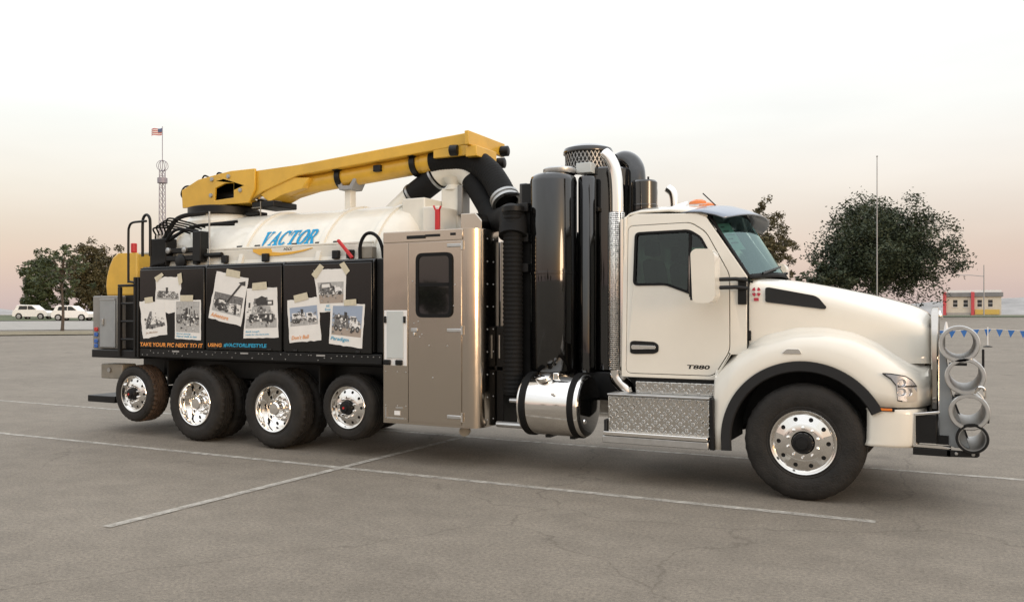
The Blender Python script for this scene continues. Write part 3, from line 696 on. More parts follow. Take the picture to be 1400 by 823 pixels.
def make_wheel(c, r, w, rim, dish, dual=False, rust=False, hubred=False):
    """wheel: rim is the mesh, with tyre, hub and nuts below it"""
    c = Vector(c); s = rim / 0.305
    mb = MB()
    if dish:
        mb.lathe([(rim + 0.012, 0.035), (rim + 0.008, 0.016), (rim, 0.008), (rim - 0.014, 0.014), (rim - 0.022, 0.04), (rim - 0.03, 0.10), (rim - 0.038, 0.17), (0.258 * s, 0.185)], c, (0, 1, 0), 56)
        holed_ring(mb, c, 0.185 * s, 0.165, 0.258 * s, 0.185, 10, 0.026 * s)
        mb.lathe([(0.185 * s, 0.165), (0.15 * s, 0.155), (0.10 * s, 0.155)], c, (0, 1, 0), 56)
    else:
        mb.lathe([(rim + 0.012, 0.035), (rim + 0.008, 0.016), (rim, 0.008), (rim - 0.012, 0.012), (rim - 0.020, 0.032), (0.272 * s, 0.046), (0.265 * s, 0.046)], c, (0, 1, 0), 56)
        holed_ring(mb, c, 0.190 * s, 0.026, 0.265 * s, 0.046, 10, 0.021 * s)
        mb.lathe([(0.190 * s, 0.026), (0.165 * s, 0.018), (0.11 * s, 0.016), (0.10 * s, 0.03)], c, (0, 1, 0), 56)
    W = mb.build('wheel', ['polished_aluminium' if not dish else 'chrome', 'black_paint'], TR, origin=c)
    tb = tyre(MB(), r, w, rim, c, 72, 0.016 if (dish or rust) else 0.006, 1)
    t = tb.build('tyre', ['tyre_rubber', 'rusty_tread' if rust else 'tyre_rubber'], W, origin=c)
    if dual:
        tyre(MB(), r, w, rim, c + Vector((0, w + 0.035, 0)), 72, 0.016, 0).build('tyre', 'tyre_rubber', W, origin=c)
    y = 0.155 if dish else 0.018
    hb = MB()
    if dish:
        hb.lathe([(0.112 * s, y), (0.112 * s, y - 0.03), (0.098 * s, y - 0.045), (0.092 * s, y - 0.11), (0.075 * s, y - 0.125), (0.0, y - 0.128)], c, (0, 1, 0), 28)
        hub = hb.build('hub', 'chrome', W, origin=c)
    else:
        hb.lathe([(0.10 * s, y), (0.096 * s, y - 0.05), (0.088 * s, y - 0.062), (0.062 * s, y - 0.066), (0.055 * s, y - 0.085), (0.0, y - 0.088)], c, (0, 1, 0), 28)
        if hubred: hb.cyl(c + Vector((0, y - 0.092, 0)), c + Vector((0, y - 0.084, 0)), 0.018 * s, 12, 1)
        hub = hb.build('hub', ['black_paint', 'red_lens'], W, origin=c)
    nb = MB(); yy = 0.152 if dish else 0.016
    for i in range(10):
        a = 2 * math.pi * (i + 0.5) / 10; q = c + Vector((0.143 * s * math.cos(a), 0, 0.143 * s * math.sin(a)))
        nb.lathe([(0.018 * s, yy), (0.017 * s, yy - 0.02), (0.011 * s, yy - 0.042), (0, yy - 0.045)], q, (0, 1, 0), 8)
    nb.build('lug_nuts', 'chrome', W, origin=c, kind='stuff')
    return W
def copy_wheel(W, delta=(0, 0, 0), flip=False):
    if flip:
        p = wo(W); delta = Vector((delta[0], 2 * CY - 2 * p.y + 0 * p.y, delta[2]))
    c = clone(W, delta)
    for ch in [o for o in bpy.data.objects if o.parent == W]:
        k = ch.copy(); put(k, c, wo(c)); k.location = ch.location
    if flip: c.rotation_euler.z = math.pi
    return c
wf = make_wheel((-1.22, 8.27, 0.552), 0.552, 0.385, 0.302, False)
wd = make_wheel((-7.85, 8.27, 0.524), 0.524, 0.285, 0.300, True, dual=True)
wt = make_wheel((-10.56, 8.29, 0.605), 0.416, 0.34, 0.262, False, rust=True, hubred=True)
wp = make_wheel((-6.64, 8.30, 0.605), 0.416, 0.34, 0.262, False, hubred=True)
wd2 = copy_wheel(wd, (-1.44, 0, 0))
wd2['label'] = 'rear drive wheel with deep dished chrome rim'; wd['label'] = 'front drive wheel with deep dished chrome rim'
wt['label'] = 'raised rearmost wheel with rust brown tread'; wp['label'] = 'raised wheel behind the steel cabinet'; wf['label'] = 'front steering wheel and tyre with polished disc'
for w in (wf, wd, wd2, wt, wp): copy_wheel(w, (0, 0, 0), True)

# ---- rear end: platform, cabinet, yellow hood, bumper, ladder
MB().box(-11.42, -10.36, 8.25, 10.75, 1.12, 1.24).build('rear_platform', 'black_paint', TR, bevel=0.012)
c = MB().box(-11.53, -10.98, 8.35, 9.0, 1.245, 2.04).build('rear_cabinet', 'box_grey', TR, bevel=0.015)
d = MB().box(-11.34, -11.0, 8.33, 8.349, 1.27, 2.0).build('cabinet_door', 'rack_grey', c, bevel=0.006)
MB().box(-11.29, -11.24, 8.305, 8.329, 1.60, 1.70).build('latch', 'zinc', c, bevel=0.004)
MB().box(-11.34, -11.0, 8.322, 8.3285, 1.975, 1.995).build('door_hinge', 'zinc', c)
for i, (z, m_) in enumerate(((1.54, 'red_lens'), (1.46, 'blue_lens'), (1.36, 'blue_lens'), (1.29, 'blue_lens'))):
    MB().box(-11.47, -11.40, 8.325, 8.349, z - 0.03, z + 0.03).build('marker_light', m_, c, bevel=0.006)
prof = [(-11.76, 2.05), (-11.78, 2.22), (-11.76, 2.36), (-11.70, 2.52), (-11.62, 2.65), (-11.51, 2.715), (-11.04, 2.71), (-11.04, 2.05)]
MB().prism(prof, 8.75, 9.75).build('rear_hood', 'yellow_paint', TR, bevel=0.03, segs=3)
MB().box(-11.75, -11.05, 8.77, 9.73, 1.9, 2.048).build('hood_skirt', 'yellow_paint', TR, bevel=0.015)
MB().cyl((-11.18, 8.8, 2.715), (-11.18, 8.8, 2.86), 0.045, 10).build('beacon', 'red_plastic', TR, bevel=0.01)
MB().box(-11.0, -10.45, 8.5, 8.6, 1.25, 2.05).build('rear_bulkhead', 'black_paint', TR)
l = MB().box(-10.80, -10.75, 8.22, 8.27, 1.15, 2.16).box(-10.80, -10.42, 8.22, 8.27, 2.162, 2.20).build('ladder_rail', 'black_paint', TR, bevel=0.008)
for z in (1.40, 1.66, 1.92):
    MB().cyl((-10.75, 8.245, z), (-10.44, 8.245, z), 0.017, 8).build('rung', 'black_paint', l)
for x in (-10.44, -10.37):
    MB().box(x - 0.02, x + 0.02, 8.22, 8.27, 1.15, 2.30).build('rack_post', 'black_paint', TR, bevel=0.006)
# tubular hand rails
MB().tube(smooth_path([(-10.60, 8.25, 2.22), (-10.60, 8.25, 2.9), (-10.585, 8.25, 3.03), (-10.52, 8.25, 3.09), (-10.35, 8.25, 3.10), (-10.22, 8.25, 3.10)], 5), 0.017, 8).tube([(-10.6, 8.25, 2.24), (-10.42, 8.25, 2.22)], 0.017, 8).build('hand_rail', 'black_paint', TR)
MB().tube(smooth_path([(-10.36, 8.3, 2.6), (-10.36, 8.3, 3.05), (-10.34, 8.3, 3.16), (-10.28, 8.3, 3.20), (-10.22, 8.3, 3.16), (-10.20, 8.3, 3.05), (-10.20, 8.3, 2.6)], 5), 0.020, 8).build('hand_rail', 'black_paint', TR)
MB().box(-11.38, -10.9, 8.38, 8.62, 0.80, 1.02).build('rear_beam', 'beam_tan', TR, bevel=0.012)
MB().cyl((-11.17, 8.35, 0.93), (-11.17, 8.379, 0.93), 0.035, 12).build('reflector', 'zinc', TR)
MB().box(-11.72, -11.1, 8.40, 10.6, 0.43, 0.53).build('rear_bumper', 'black_paint', TR, bevel=0.01)
for y in (8.9, 10.1):
    MB().box(-11.3, -11.15, y - 0.05, y + 0.05, 0.53, 0.85).build('bumper_bracket', 'black_paint', TR)

# ---- toolboxes with taped photographs
TX = [(-10.335, -9.022), (-9.006, -7.628), (-7.612, -6.19)]
doors = []
for i, (x0, x1) in enumerate(TX):
    b = MB().prism([(8.25, 1.30), (8.25, 2.40), (8.29, 2.445), (8.82, 2.47), (8.82, 1.30)], x0, x1, plane='yz').build('toolbox', 'black_panel', TR, bevel=0.008)
    d = MB().box(x0 + 0.012, x1 - 0.012, 8.220, 8.249, 1.285, 2.40).build('toolbox_door', 'black_panel', TR, bevel=0.010, segs=3)
    MB().cyl((x0 + 0.01, 8.243, 2.415), (x1 - 0.01, 8.243, 2.415), 0.010, 8).build('hinge', 'black_paint', d)
    for k in (0.15, 0.85):
        MB().box(x0 + (x1 - x0) * k - 0.03, x0 + (x1 - x0) * k + 0.03, 8.205, 8.2195, 1.292, 1.315).build('latch', 'dark_plastic', d, bevel=0.004)
    doors.append(d)
MB().box(-6.185, -6.03, 8.30, 8.8, 1.29, 2.44).build('filler_box', 'black_paint', TR, bevel=0.01)
r_ = MB().box(-10.34, -6.06, 8.235, 8.62, 1.155, 1.278).build('side_rail', 'black_paint', TR, bevel=0.008)
bb = MB()
for i in range(46):
    x = -10.3 + i * 4.2 / 45 + rnd.uniform(-0.03, 0.03); bb.lathe([(0.009, 0), (0.007, -0.006), (0, -0.007)], (x, 8.2345, 1.215 + rnd.choice((-0.03, 0.0, 0.03, 0.03))), (0, 1, 0), 8)
bb.build('bolts', 'zinc', r_, kind='stuff')
for x in (-9.6, -8.3, -7.0):
    MB().box(x - 0.07, x + 0.07, 8.2315, 8.2345, 1.235, 1.255).build('plate_label', 'dull_aluminium', r_)

def bil(q, u, v):
    """q: tl, tr, br, bl in (x, z); v runs down"""
    a = Vector(q[0]).lerp(Vector(q[1]), u); b = Vector(q[3]).lerp(Vector(q[2]), u); return a.lerp(b, v)
PM = ['paper', 'tape', 'ink_dark', 'ink_mid', 'ink_light', 'ink_sky', 'ink_tan', 'ink_orange', 'ink_blue', 'ink_brown', 'decal_white']
PI_ = {k: i for i, k in enumerate(PM)}
def disc(cx, cy, rx, ry, n=10): return [(cx + rx * math.cos(2 * math.pi * i / n), cy + ry * math.sin(2 * math.pi * i / n)) for i in range(n)]
def poster(door, q, pic, shapes, tapes, texts, lift, label, torn=0.02, seed=1):
    rr = random.Random(seed); mb = MB(); Y = 8.2195 - lift
    out_ = []; n = 9
    for e in range(4):
        for i in range(n):
            t = i / n; j = rr.uniform(-torn, torn)
            u, v = [(t, j), (1 + j, t), (1 - t, 1 + j), (j, 1 - t)][e]; p = bil(q, u, v); out_.append((p.x, p.y))
    mb.prism(out_, Y - 0.0012, Y)
    def poly(pts, m, k, frame=None):
        P = []
        for u, v in pts:
            if frame: u, v = frame[0] + u * (frame[2] - frame[0]), frame[1] + v * (frame[3] - frame[1])
            p = bil(q, u, v); P.append((p.x, Y - 0.0014 - 0.0003 * k, p.y))
        tri = tessellate_polygon([[Vector((a[0], a[2], 0)) for a in P]]); mb.add(P, [tuple(t) for t in tri], PI_[m])
    for k, (m, pts) in enumerate(shapes): poly(pts, m, k, pic)
    if len(shapes) > 3:
        for k in range(70):
            u, v = min(0.93, max(0.05, rr.gauss(0.5, 0.26))), min(0.93, max(0.12, rr.gauss(0.58, 0.16))); a, b = rr.uniform(0.01, 0.05), rr.uniform(0.012, 0.05)
            poly([(u - a, v - b * rr.uniform(0.3, 1)), (u + a * rr.uniform(0.3, 1), v - b), (u + a, v + b * rr.uniform(0.3, 1)), (u - a * rr.uniform(0.2, 1), v + b)], rr.choice(('ink_dark', 'ink_mid', 'ink_mid', 'ink_light', 'paper')), len(shapes) + 0.02 * k, pic)
    for k, (u0, v0, u1, v1, u2, v2, u3, v3) in enumerate(tapes): poly([(u0, v0), (u1, v1), (u2, v2), (u3, v3)], 'tape', len(shapes) + 3 + k)
    for s, u0, v0, u1, v1, m in texts:
        V, F = text_mesh(s, 0.25, 0.01)
        P = [bil(q, u0 + (u1 - u0) * a, v1 + (v0 - v1) * b) for a, b in V]
        mb.add([(p.x, Y - 0.0016 - 0.0003 * len(shapes), p.y) for p in P], F, PI_[m])
    return mb.build('taped_photo', PM, door, smooth=0, label=label)
FULL = [(0, 0), (1, 0), (1, 1), (0, 1)]
def band(v0, v1): return [(0, v0), (1, v0), (1, v1), (0, v1)]
def truck_shapes(sky_, gnd, body, cab, tall=0.25, boom=None):
    s = [(sky_, FULL), (gnd, band(0.72, 1.0)), (body, [(0.08, 0.30), (0.55, 0.24 + 0.1 * (1 - tall)), (0.58, 0.72), (0.08, 0.72)]), ('ink_mid', [(0.05, 0.60), (0.95, 0.60), (0.95, 0.74), (0.05, 0.74)]),
         (cab, [(0.60, 0.34), (0.80, 0.34), (0.86, 0.50), (0.96, 0.54), (0.97, 0.72), (0.60, 0.72)]), ('ink_dark', [(0.66, 0.38), (0.78, 0.38), (0.82, 0.5), (0.66, 0.5)]),
         ('ink_dark', [(0.12, 0.36), (0.30, 0.34), (0.34, 0.44), (0.14, 0.46)]), ('ink_dark', [(0.40, tall - 0.02), (0.50, tall), (0.50, 0.5), (0.42, 0.56)])]
    for x in (0.15, 0.30, 0.72, 0.88): s.append(('ink_dark', disc(x, 0.76, 0.065, 0.10))); s.append(('ink_light', disc(x, 0.76, 0.025, 0.04, 8)))
    if boom: s.append(('ink_dark', boom))
    return s
poster(doors[0], [(-9.966, 2.285), (-9.464, 2.289), (-9.504, 1.772), (-9.996, 1.802)], (0.03, 0.28, 0.95, 0.64),
       truck_shapes('paper', 'ink_light', 'ink_mid', 'ink_light', 0.05), [(-0.08, 0.0, 0.22, -0.13, 0.30, -0.06, 0.02, 0.14), (0.84, -0.06, 1.0, -0.10, 1.06, 0.16, 0.93, 0.24)], [], 0.002, 'grey print of an old truck taped highest on the rear toolbox', 0.03, 1)
poster(doors[0], [(-10.322, 1.956), (-9.797, 1.937), (-9.747, 1.476), (-10.239, 1.415)], (0.12, 0.28, 0.97, 0.78),
       [('paper', FULL), ('ink_mid', [(0.02, 0.95), (0.10, 0.55), (0.30, 0.02), (0.40, 0.0), (0.36, 0.40), (0.26, 0.80)]), ('ink_dark', [(0.05, 0.98), (0.18, 0.62), (0.30, 0.55), (0.26, 0.9)]), ('ink_mid', [(0.2, 0.75), (0.95, 0.66), (0.98, 0.86), (0.2, 0.98)]), ('ink_dark', [(0.55, 0.45), (0.62, 0.45), (0.66, 0.8), (0.55, 0.82)]), ('ink_dark', disc(0.35, 0.92, 0.06, 0.08)), ('ink_dark', disc(0.82, 0.84, 0.06, 0.08))],
       [(0.22, -0.09, 0.55, -0.14, 0.55, 0.02, 0.22, 0.06)], [('Jet Machine', 0.12, 0.84, 0.62, 0.91, 'ink_brown')], 0.004, 'print of a tilted dump body taped at the rear edge', 0.02, 2)
poster(doors[0], [(-9.591, 1.964), (-9.083, 1.96), (-9.083, 1.409), (-9.591, 1.423)], (0.05, 0.04, 0.95, 0.82),
       [('ink_light', FULL), ('ink_light', band(0.6, 1)), ('ink_mid', [(0.0, 0.42), (0.38, 0.40), (0.40, 0.66), (0.0, 0.66)]), ('ink_dark', [(0.40, 0.22), (0.50, 0.20), (0.52, 0.5), (0.40, 0.5)]), ('ink_dark', [(0.56, 0.24), (0.60, 0.24), (0.60, 0.44), (0.56, 0.44)]), ('ink_dark', [(0.76, 0.28), (0.80, 0.28), (0.80, 0.48), (0.76, 0.48)]), ('ink_dark', [(0.30, 0.48), (0.98, 0.50), (0.98, 0.58), (0.30, 0.62)]), ('ink_dark', disc(0.3, 0.5, 0.08, 0.08)), ('paper', disc(0.3, 0.5, 0.035, 0.035)), ('ink_dark', disc(0.12, 0.66, 0.09, 0.06)), ('ink_dark', disc(0.68, 0.66, 0.1, 0.06)), ('ink_mid', [(0.05, 0.44), (0.22, 0.44), (0.22, 0.55), (0.05, 0.55)])],
       [(0.22, -0.12, 0.72, -0.12, 0.70, 0.03, 0.22, 0.03)], [('Sewer Jetting', 0.06, 0.84, 0.62, 0.89, 'ink_blue'), ('cleaner built to last', 0.06, 0.90, 0.85, 0.95, 'ink_blue')], 0.006, 'grey print of a machine with blue writing on the rear toolbox', 0.006, 3)
poster(doors[1], [(-8.787, 2.344), (-8.202, 2.239), (-8.345, 1.604), (-8.946, 1.716)], (0.06, 0.42, 0.94, 0.82),
       [('ink_mid', FULL), ('ink_light', band(0.55, 1.0)), ('ink_dark', [(0.0, 0.5), (0.18, 0.28), (0.42, 0.30), (0.55, 0.9), (0.1, 0.85)]), ('paper', [(0.18, 0.36), (0.38, 0.34), (0.40, 0.5), (0.2, 0.52)]), ('paper', [(0.55, 0.44), (0.96, 0.40), (0.96, 0.86), (0.58, 0.88)]), ('ink_dark', [(0.74, 0.5), (0.84, 0.5), (0.84, 0.95), (0.76, 0.95)]), ('ink_dark', disc(0.28, 0.82, 0.08, 0.12)), ('ink_dark', disc(0.5, 0.82, 0.07, 0.12)), ('ink_dark', [(0.44, 0.40), (0.50, 0.42), (0.90, -0.68), (0.84, -0.72)]), ('ink_dark', [(0.76, -0.72), (0.98, -0.86), (1.0, -0.62), (0.86, -0.62)])],
       [(0.30, -0.10, 0.72, -0.10, 0.74, 0.04, 0.30, 0.05)], [('Adventure', 0.06, 0.86, 0.60, 0.95, 'ink_orange')], 0.002, 'tilted print of a raised boom over a crowd with orange writing', 0.012, 4)
poster(doors[1], [(-8.231, 2.105), (-7.708, 2.112), (-7.681, 1.463), (-8.298, 1.442)], (0.04, 0.16, 0.96, 0.80),
       [('paper', FULL), ('ink_light', band(0.70, 1.0)), ('ink_mid', [(0.24, 0.08), (0.70, 0.04), (0.74, 0.30), (0.24, 0.34)]), ('ink_dark', [(0.30, 0.10), (0.50, 0.0), (0.66, 0.06), (0.68, 0.28), (0.30, 0.30)]), ('ink_dark', [(0.66, 0.14), (0.90, 0.14), (0.90, 0.30), (0.66, 0.30)]), ('paper', [(0.72, 0.18), (0.85, 0.18), (0.85, 0.26), (0.72, 0.26)]), ('ink_light', [(0.20, 0.32), (0.80, 0.32), (0.84, 0.60), (0.16, 0.60)]), ('ink_mid', [(0.36, 0.40), (0.66, 0.40), (0.66, 0.52), (0.36, 0.52)]), ('ink_dark', [(0.12, 0.56), (0.90, 0.56), (0.92, 0.72), (0.74, 0.80), (0.30, 0.78), (0.10, 0.70)]), ('paper', [(0.36, 0.62), (0.44, 0.62), (0.44, 0.74), (0.36, 0.74)]), ('ink_dark', disc(0.18, 0.72, 0.09, 0.12)), ('ink_dark', disc(0.82, 0.72, 0.09, 0.12)), ('paper', [(0.78, 0.58), (0.84, 0.58), (0.84, 0.74), (0.78, 0.74)]), ('ink_dark', [(0.06, 0.20), (0.12, 0.20), (0.12, 0.36), (0.06, 0.36)])],
       [(0.18, -0.10, 0.66, -0.12, 0.68, 0.03, 0.18, 0.04)], [('Built tough', 0.06, 0.85, 0.46, 0.89, 'ink_blue'), ('made for the hard jobs', 0.06, 0.91, 0.74, 0.95, 'ink_blue')], 0.004, 'print of a dark machine seen head on with blue writing', 0.006, 5)
poster(doors[2], [(-7.102, 2.319), (-6.584, 2.328), (-6.6, 1.8), (-7.012, 1.788)], (0.07, 0.30, 0.93, 0.80),
       [('ink_light', FULL), ('ink_tan', band(0.60, 1.0)), ('ink_mid', [(0.06, 0.24), (0.14, 0.04), (0.50, 0.03), (0.58, 0.24), (0.62, 0.5), (0.06, 0.56)]), ('paper', [(0.14, 0.26), (0.18, 0.09), (0.46, 0.08), (0.48, 0.24)]), ('decal_white', [(0.64, 0.26), (0.84, 0.24), (0.94, 0.40), (0.94, 0.54), (0.64, 0.54)]), ('ink_dark', [(0.58, 0.2), (0.66, 0.2), (0.66, 0.5), (0.6, 0.5)]), ('ink_dark', disc(0.16, 0.56, 0.07, 0.09)), ('paper', disc(0.16, 0.56, 0.03, 0.04)), ('ink_dark', disc(0.86, 0.52, 0.08, 0.1)), ('ink_dark', disc(0.58, 0.56, 0.06, 0.08))],
       [(-0.08, 0.10, 0.22, -0.14, 0.34, -0.06, 0.04, 0.22), (0.80, -0.10, 0.94, -0.16, 1.12, 0.06, 1.0, 0.16)], [('HX', 0.30, 0.83, 0.44, 0.89, 'ink_blue'), ('Excavator', 0.24, 0.91, 0.66, 0.97, 'ink_blue')], 0.002, 'grey print of a vacuum truck taped highest on the front toolbox', 0.008, 6)
poster(doors[2], [(-7.533, 1.938), (-7.023, 1.98), (-6.976, 1.439), (-7.497, 1.394)], (0.06, 0.18, 0.94, 0.62),
       truck_shapes('ink_sky', 'ink_light', 'decal_white', 'decal_white', 0.14), [(0.22, -0.10, 0.66, -0.14, 0.70, 0.02, 0.24, 0.07)], [('Don\'t Bull', 0.08, 0.84, 0.64, 0.93, 'ink_orange')], 0.004, 'blue sky print of a white truck with orange writing', 0.012, 7)
poster(doors[2], [(-6.818, 1.889), (-6.293, 1.886), (-6.338, 1.346), (-6.852, 1.398)], (0.06, 0.04, 0.94, 0.76),
       truck_shapes('ink_sky', 'ink_tan', 'ink_mid', 'decal_white', 0.22), [(0.38, -0.10, 0.74, -0.12, 0.76, 0.02, 0.40, 0.04)], [('Paradigm', 0.05, 0.80, 0.60, 0.92, 'ink_blue')], 0.006, 'print of a grey and white truck with blue writing by the cabinet', 0.008, 8)
def slogan(door, s, x0, x1, z0, z1, m, bold=0.03):
    V, F = text_mesh(s, 0.12, bold)
    return MB().add([(x0 + (x1 - x0) * a, 8.2175 + 0 * b, z0 + (z1 - z0) * b) for a, b in V], F).build('slogan', m, door, smooth=0)
slogan(doors[0], 'TAKE YOUR PIC NEXT TO IT', -10.31, -9.05, 1.305, 1.362, 'ink_orange')
slogan(doors[1], 'USING', -8.955, -8.695, 1.322, 1.372, 'ink_orange')
slogan(doors[1], '#VACTORLIFESTYLE', -8.66, -7.89, 1.322, 1.376, 'ink_blue')

# ---- debris tank
TZ, TRD = 2.19, 1.05
def tank_pt(x, z, lift=0.0):
    """point on the right side of the tank shell at height z"""
    return (x, CY - math.sqrt(max(0.0, (TRD + lift) ** 2 - (z - TZ) ** 2)), z)
tk = MB().lathe([(0.0, -10.62), (0.35, -10.60), (0.68, -10.54), (0.90, -10.45), (1.01, -10.34), (1.05, -10.2), (1.05, -6.35), (1.01, -6.18), (0.85, -6.03), (0.5, -5.93), (0.0, -5.9)], (0, CY, TZ), (1, 0, 0), 72).build('debris_tank', 'tank_paint', TR, smooth=50)
for x in (-10.12, -8.62, -7.26, -6.42):
    MB().lathe([(1.045, -0.04), (1.078, -0.036), (1.078, 0.036), (1.045, 0.04)], (x, CY, TZ), (1, 0, 0), 72).build('stiffener_ring', 'tank_paint', tk)
sm = MB().box(-10.7, -6.4, 8.50, 8.66, 2.655, 2.685).build('side_ledge', 'tank_paint', TR, bevel=0.006)
MB().prism([(8.50, 2.42), (8.50, 2.654), (8.72, 2.654), (8.72, 2.42)], -9.9, -6.4, plane='yz').build('ledge_skirt', 'tank_paint', TR, bevel=0.01)
for x in (-9.45, -8.9, -8.15, -6.95, -6.72):
    MB().box(x - 0.05, x + 0.05, 8.44, 8.498, 2.47, 2.58).build('pipe_bracket', 'black_paint', sm, bevel=0.01)
for x in (-8.75, -8.42, -7.75, -7.35, -7.05): MB().cyl((x - 0.03, 8.58, 2.70), (x + 0.06, 8.58, 2.70), 0.014, 8).build('bolt', 'dark_plastic', sm)
# lettering on the shell
def letter_polys():
    S = {}
    S['V'] = [[(0.0, 1.0), (0.42, 1.0), (0.42, 0.93), (0.0, 0.93)], [(0.09, 0.93), (0.33, 0.93), (0.52, 0.22), (0.44, 0.0), (0.36, 0.0)], [(0.44, 0.0), (0.52, 0.22), (0.78, 0.93), (0.70, 0.93)], [(0.60, 1.0), (0.90, 1.0), (0.90, 0.93), (0.60, 0.93)]]
    S['A'] = [[(0.0, 0.0), (0.28, 0.0), (0.28, 0.07), (0.0, 0.07)], [(0.10, 0.07), (0.17, 0.07), (0.47, 0.80), (0.42, 0.98)], [(0.42, 0.98), (0.50, 1.0), (0.84, 0.07), (0.60, 0.07), (0.38, 0.86)], [(0.25, 0.30), (0.62, 0.30), (0.59, 0.38), (0.28, 0.38)], [(0.50, 0.0), (0.94, 0.0), (0.94, 0.07), (0.50, 0.07)]]
    def arc(cx, cy, r0x, r0y, r1x, r1y, a0, a1, n=12):
        o = []
        for i in range(n):
            t0, t1 = R(a0 + (a1 - a0) * i / n), R(a0 + (a1 - a0) * (i + 1) / n)
            o.append([(cx + r1x * math.cos(t0), cy + r1y * math.sin(t0)), (cx + r1x * math.cos(t1), cy + r1y * math.sin(t1)), (cx + r0x * math.cos(t1), cy + r0y * math.sin(t1)), (cx + r0x * math.cos(t0), cy + r0y * math.sin(t0))])
        return o
    S['C'] = arc(0.46, 0.5, 0.25, 0.43, 0.46, 0.52, 45, 318) + [[(0.76, 0.68), (0.82, 0.68), (0.84, 1.0), (0.78, 1.0)], [(0.72, 0.86), (0.79, 0.80), (0.80, 0.92), (0.76, 0.92)]]
    S['T'] = [[(0.0, 1.0), (0.84, 1.0), (0.84, 0.92), (0.0, 0.92)], [(0.0, 0.92), (0.06, 0.92), (0.03, 0.68), (-0.02, 0.68)], [(0.78, 0.92), (0.84, 0.92), (0.86, 0.68), (0.81, 0.68)], [(0.30, 0.92), (0.54, 0.92), (0.54, 0.07), (0.30, 0.07)], [(0.20, 0.0), (0.64, 0.0), (0.64, 0.07), (0.20, 0.07)]]
    S['O'] = arc(0.47, 0.5, 0.24, 0.43, 0.47, 0.52, 0, 360, 18)
    S['R'] = [[(0.0, 1.0), (0.40, 1.0), (0.40, 0.93), (0.0, 0.93)], [(0.10, 0.93), (0.33, 0.93), (0.33, 0.07), (0.10, 0.07)], [(0.0, 0.0), (0.43, 0.0), (0.43, 0.07), (0.0, 0.07)], [(0.33, 1.0), (0.52, 1.0), (0.52, 0.92), (0.33, 0.92)], [(0.33, 0.52), (0.52, 0.52), (0.52, 0.44), (0.33, 0.44)]] + arc(0.52, 0.72, 0.10, 0.20, 0.30, 0.28, -90, 90, 8) + [[(0.44, 0.46), (0.64, 0.46), (0.94, 0.07), (0.70, 0.07)], [(0.68, 0.0), (1.0, 0.0), (1.0, 0.07), (0.68, 0.07)]]
    return S
LP = letter_polys(); mb = MB(); xs = -8.36; hgt = 0.20; zb = 2.695
for ch in 'VACTOR':
    wd_ = 0.158
    for kk, pl in enumerate(LP[ch]):
        pl = inset(pl, -0.024)
        mb_pts = [(xs + (a + 0.22 * (b - 0.5)) * wd_ * (1.08 if ch in 'AO' else 1.0), zb + hgt * b) for a, b in pl]
        # cut each stroke into slices so it follows the round shell
        bm = bmesh.new(); f = bm.faces.new([bm.verts.new((x, 0, z)) for x, z in mb_pts])
        for k in range(1, 6):
            bmesh.ops.bisect_plane(bm, geom=bm.verts[:] + bm.edges[:] + bm.faces[:], plane_co=(0, 0, zb + hgt * k / 6), plane_no=(0, 0, 1))
        bm.verts.index_update(); mb.add([tank_pt(v.co.x, v.co.z, 0.006 + 0.0005 * kk) for v in bm.verts], [[v.index for v in fc.verts] for fc in bm.faces]); bm.free()
    xs += 0.160
mb.build('lettering', 'decal_blue', tk, smooth=0)
up_ = [(-8.40, 2.648), (-8.08, 2.648), (-8.06, 2.60), (-7.90, 2.585), (-7.70, 2.592), (-7.50, 2.612), (-7.36, 2.635)]
lo_ = [(-8.40, 2.61), (-8.28, 2.565), (-8.16, 2.548), (-7.95, 2.545), (-7.72, 2.56), (-7.50, 2.592), (-7.36, 2.628)]
MB().prism([(a, b) for a, b in up_] + [(a, b) for a, b in lo_[::-1]], 8.490, 8.4985).build('swoosh_decal', 'decal_yellow', TR, smooth=0)
V, F = text_mesh('HXX', 0.3, 0.02)
MB().add([(-7.86 + 0.16 * a, 8.4975, 2.612 + 0.035 * b) for a, b in V], F).build('small_lettering', 'ink_dark', TR, smooth=0)
# ladder hoop and red strap by the front of the tank
MB().tube(smooth_path([(-6.47, 8.35, 2.45), (-6.47, 8.35, 2.62), (-6.40, 8.35, 2.74), (-6.30, 8.35, 2.76), (-6.20, 8.35, 2.70), (-6.14, 8.35, 2.58), (-6.12, 8.35, 2.45)], 5), 0.022, 8).build('hose_hoop', 'black_rubber', TR)
MB().box(-6.52, -6.30, 8.36, 8.46, 2.45, 2.60).build('valve_block', 'beam_tan', TR, bevel=0.01)
MB().bar((-6.86, 8.40, 2.70), (-6.62, 8.38, 2.47), 0.035, 0.03).build('red_strap', 'red_plastic', TR)
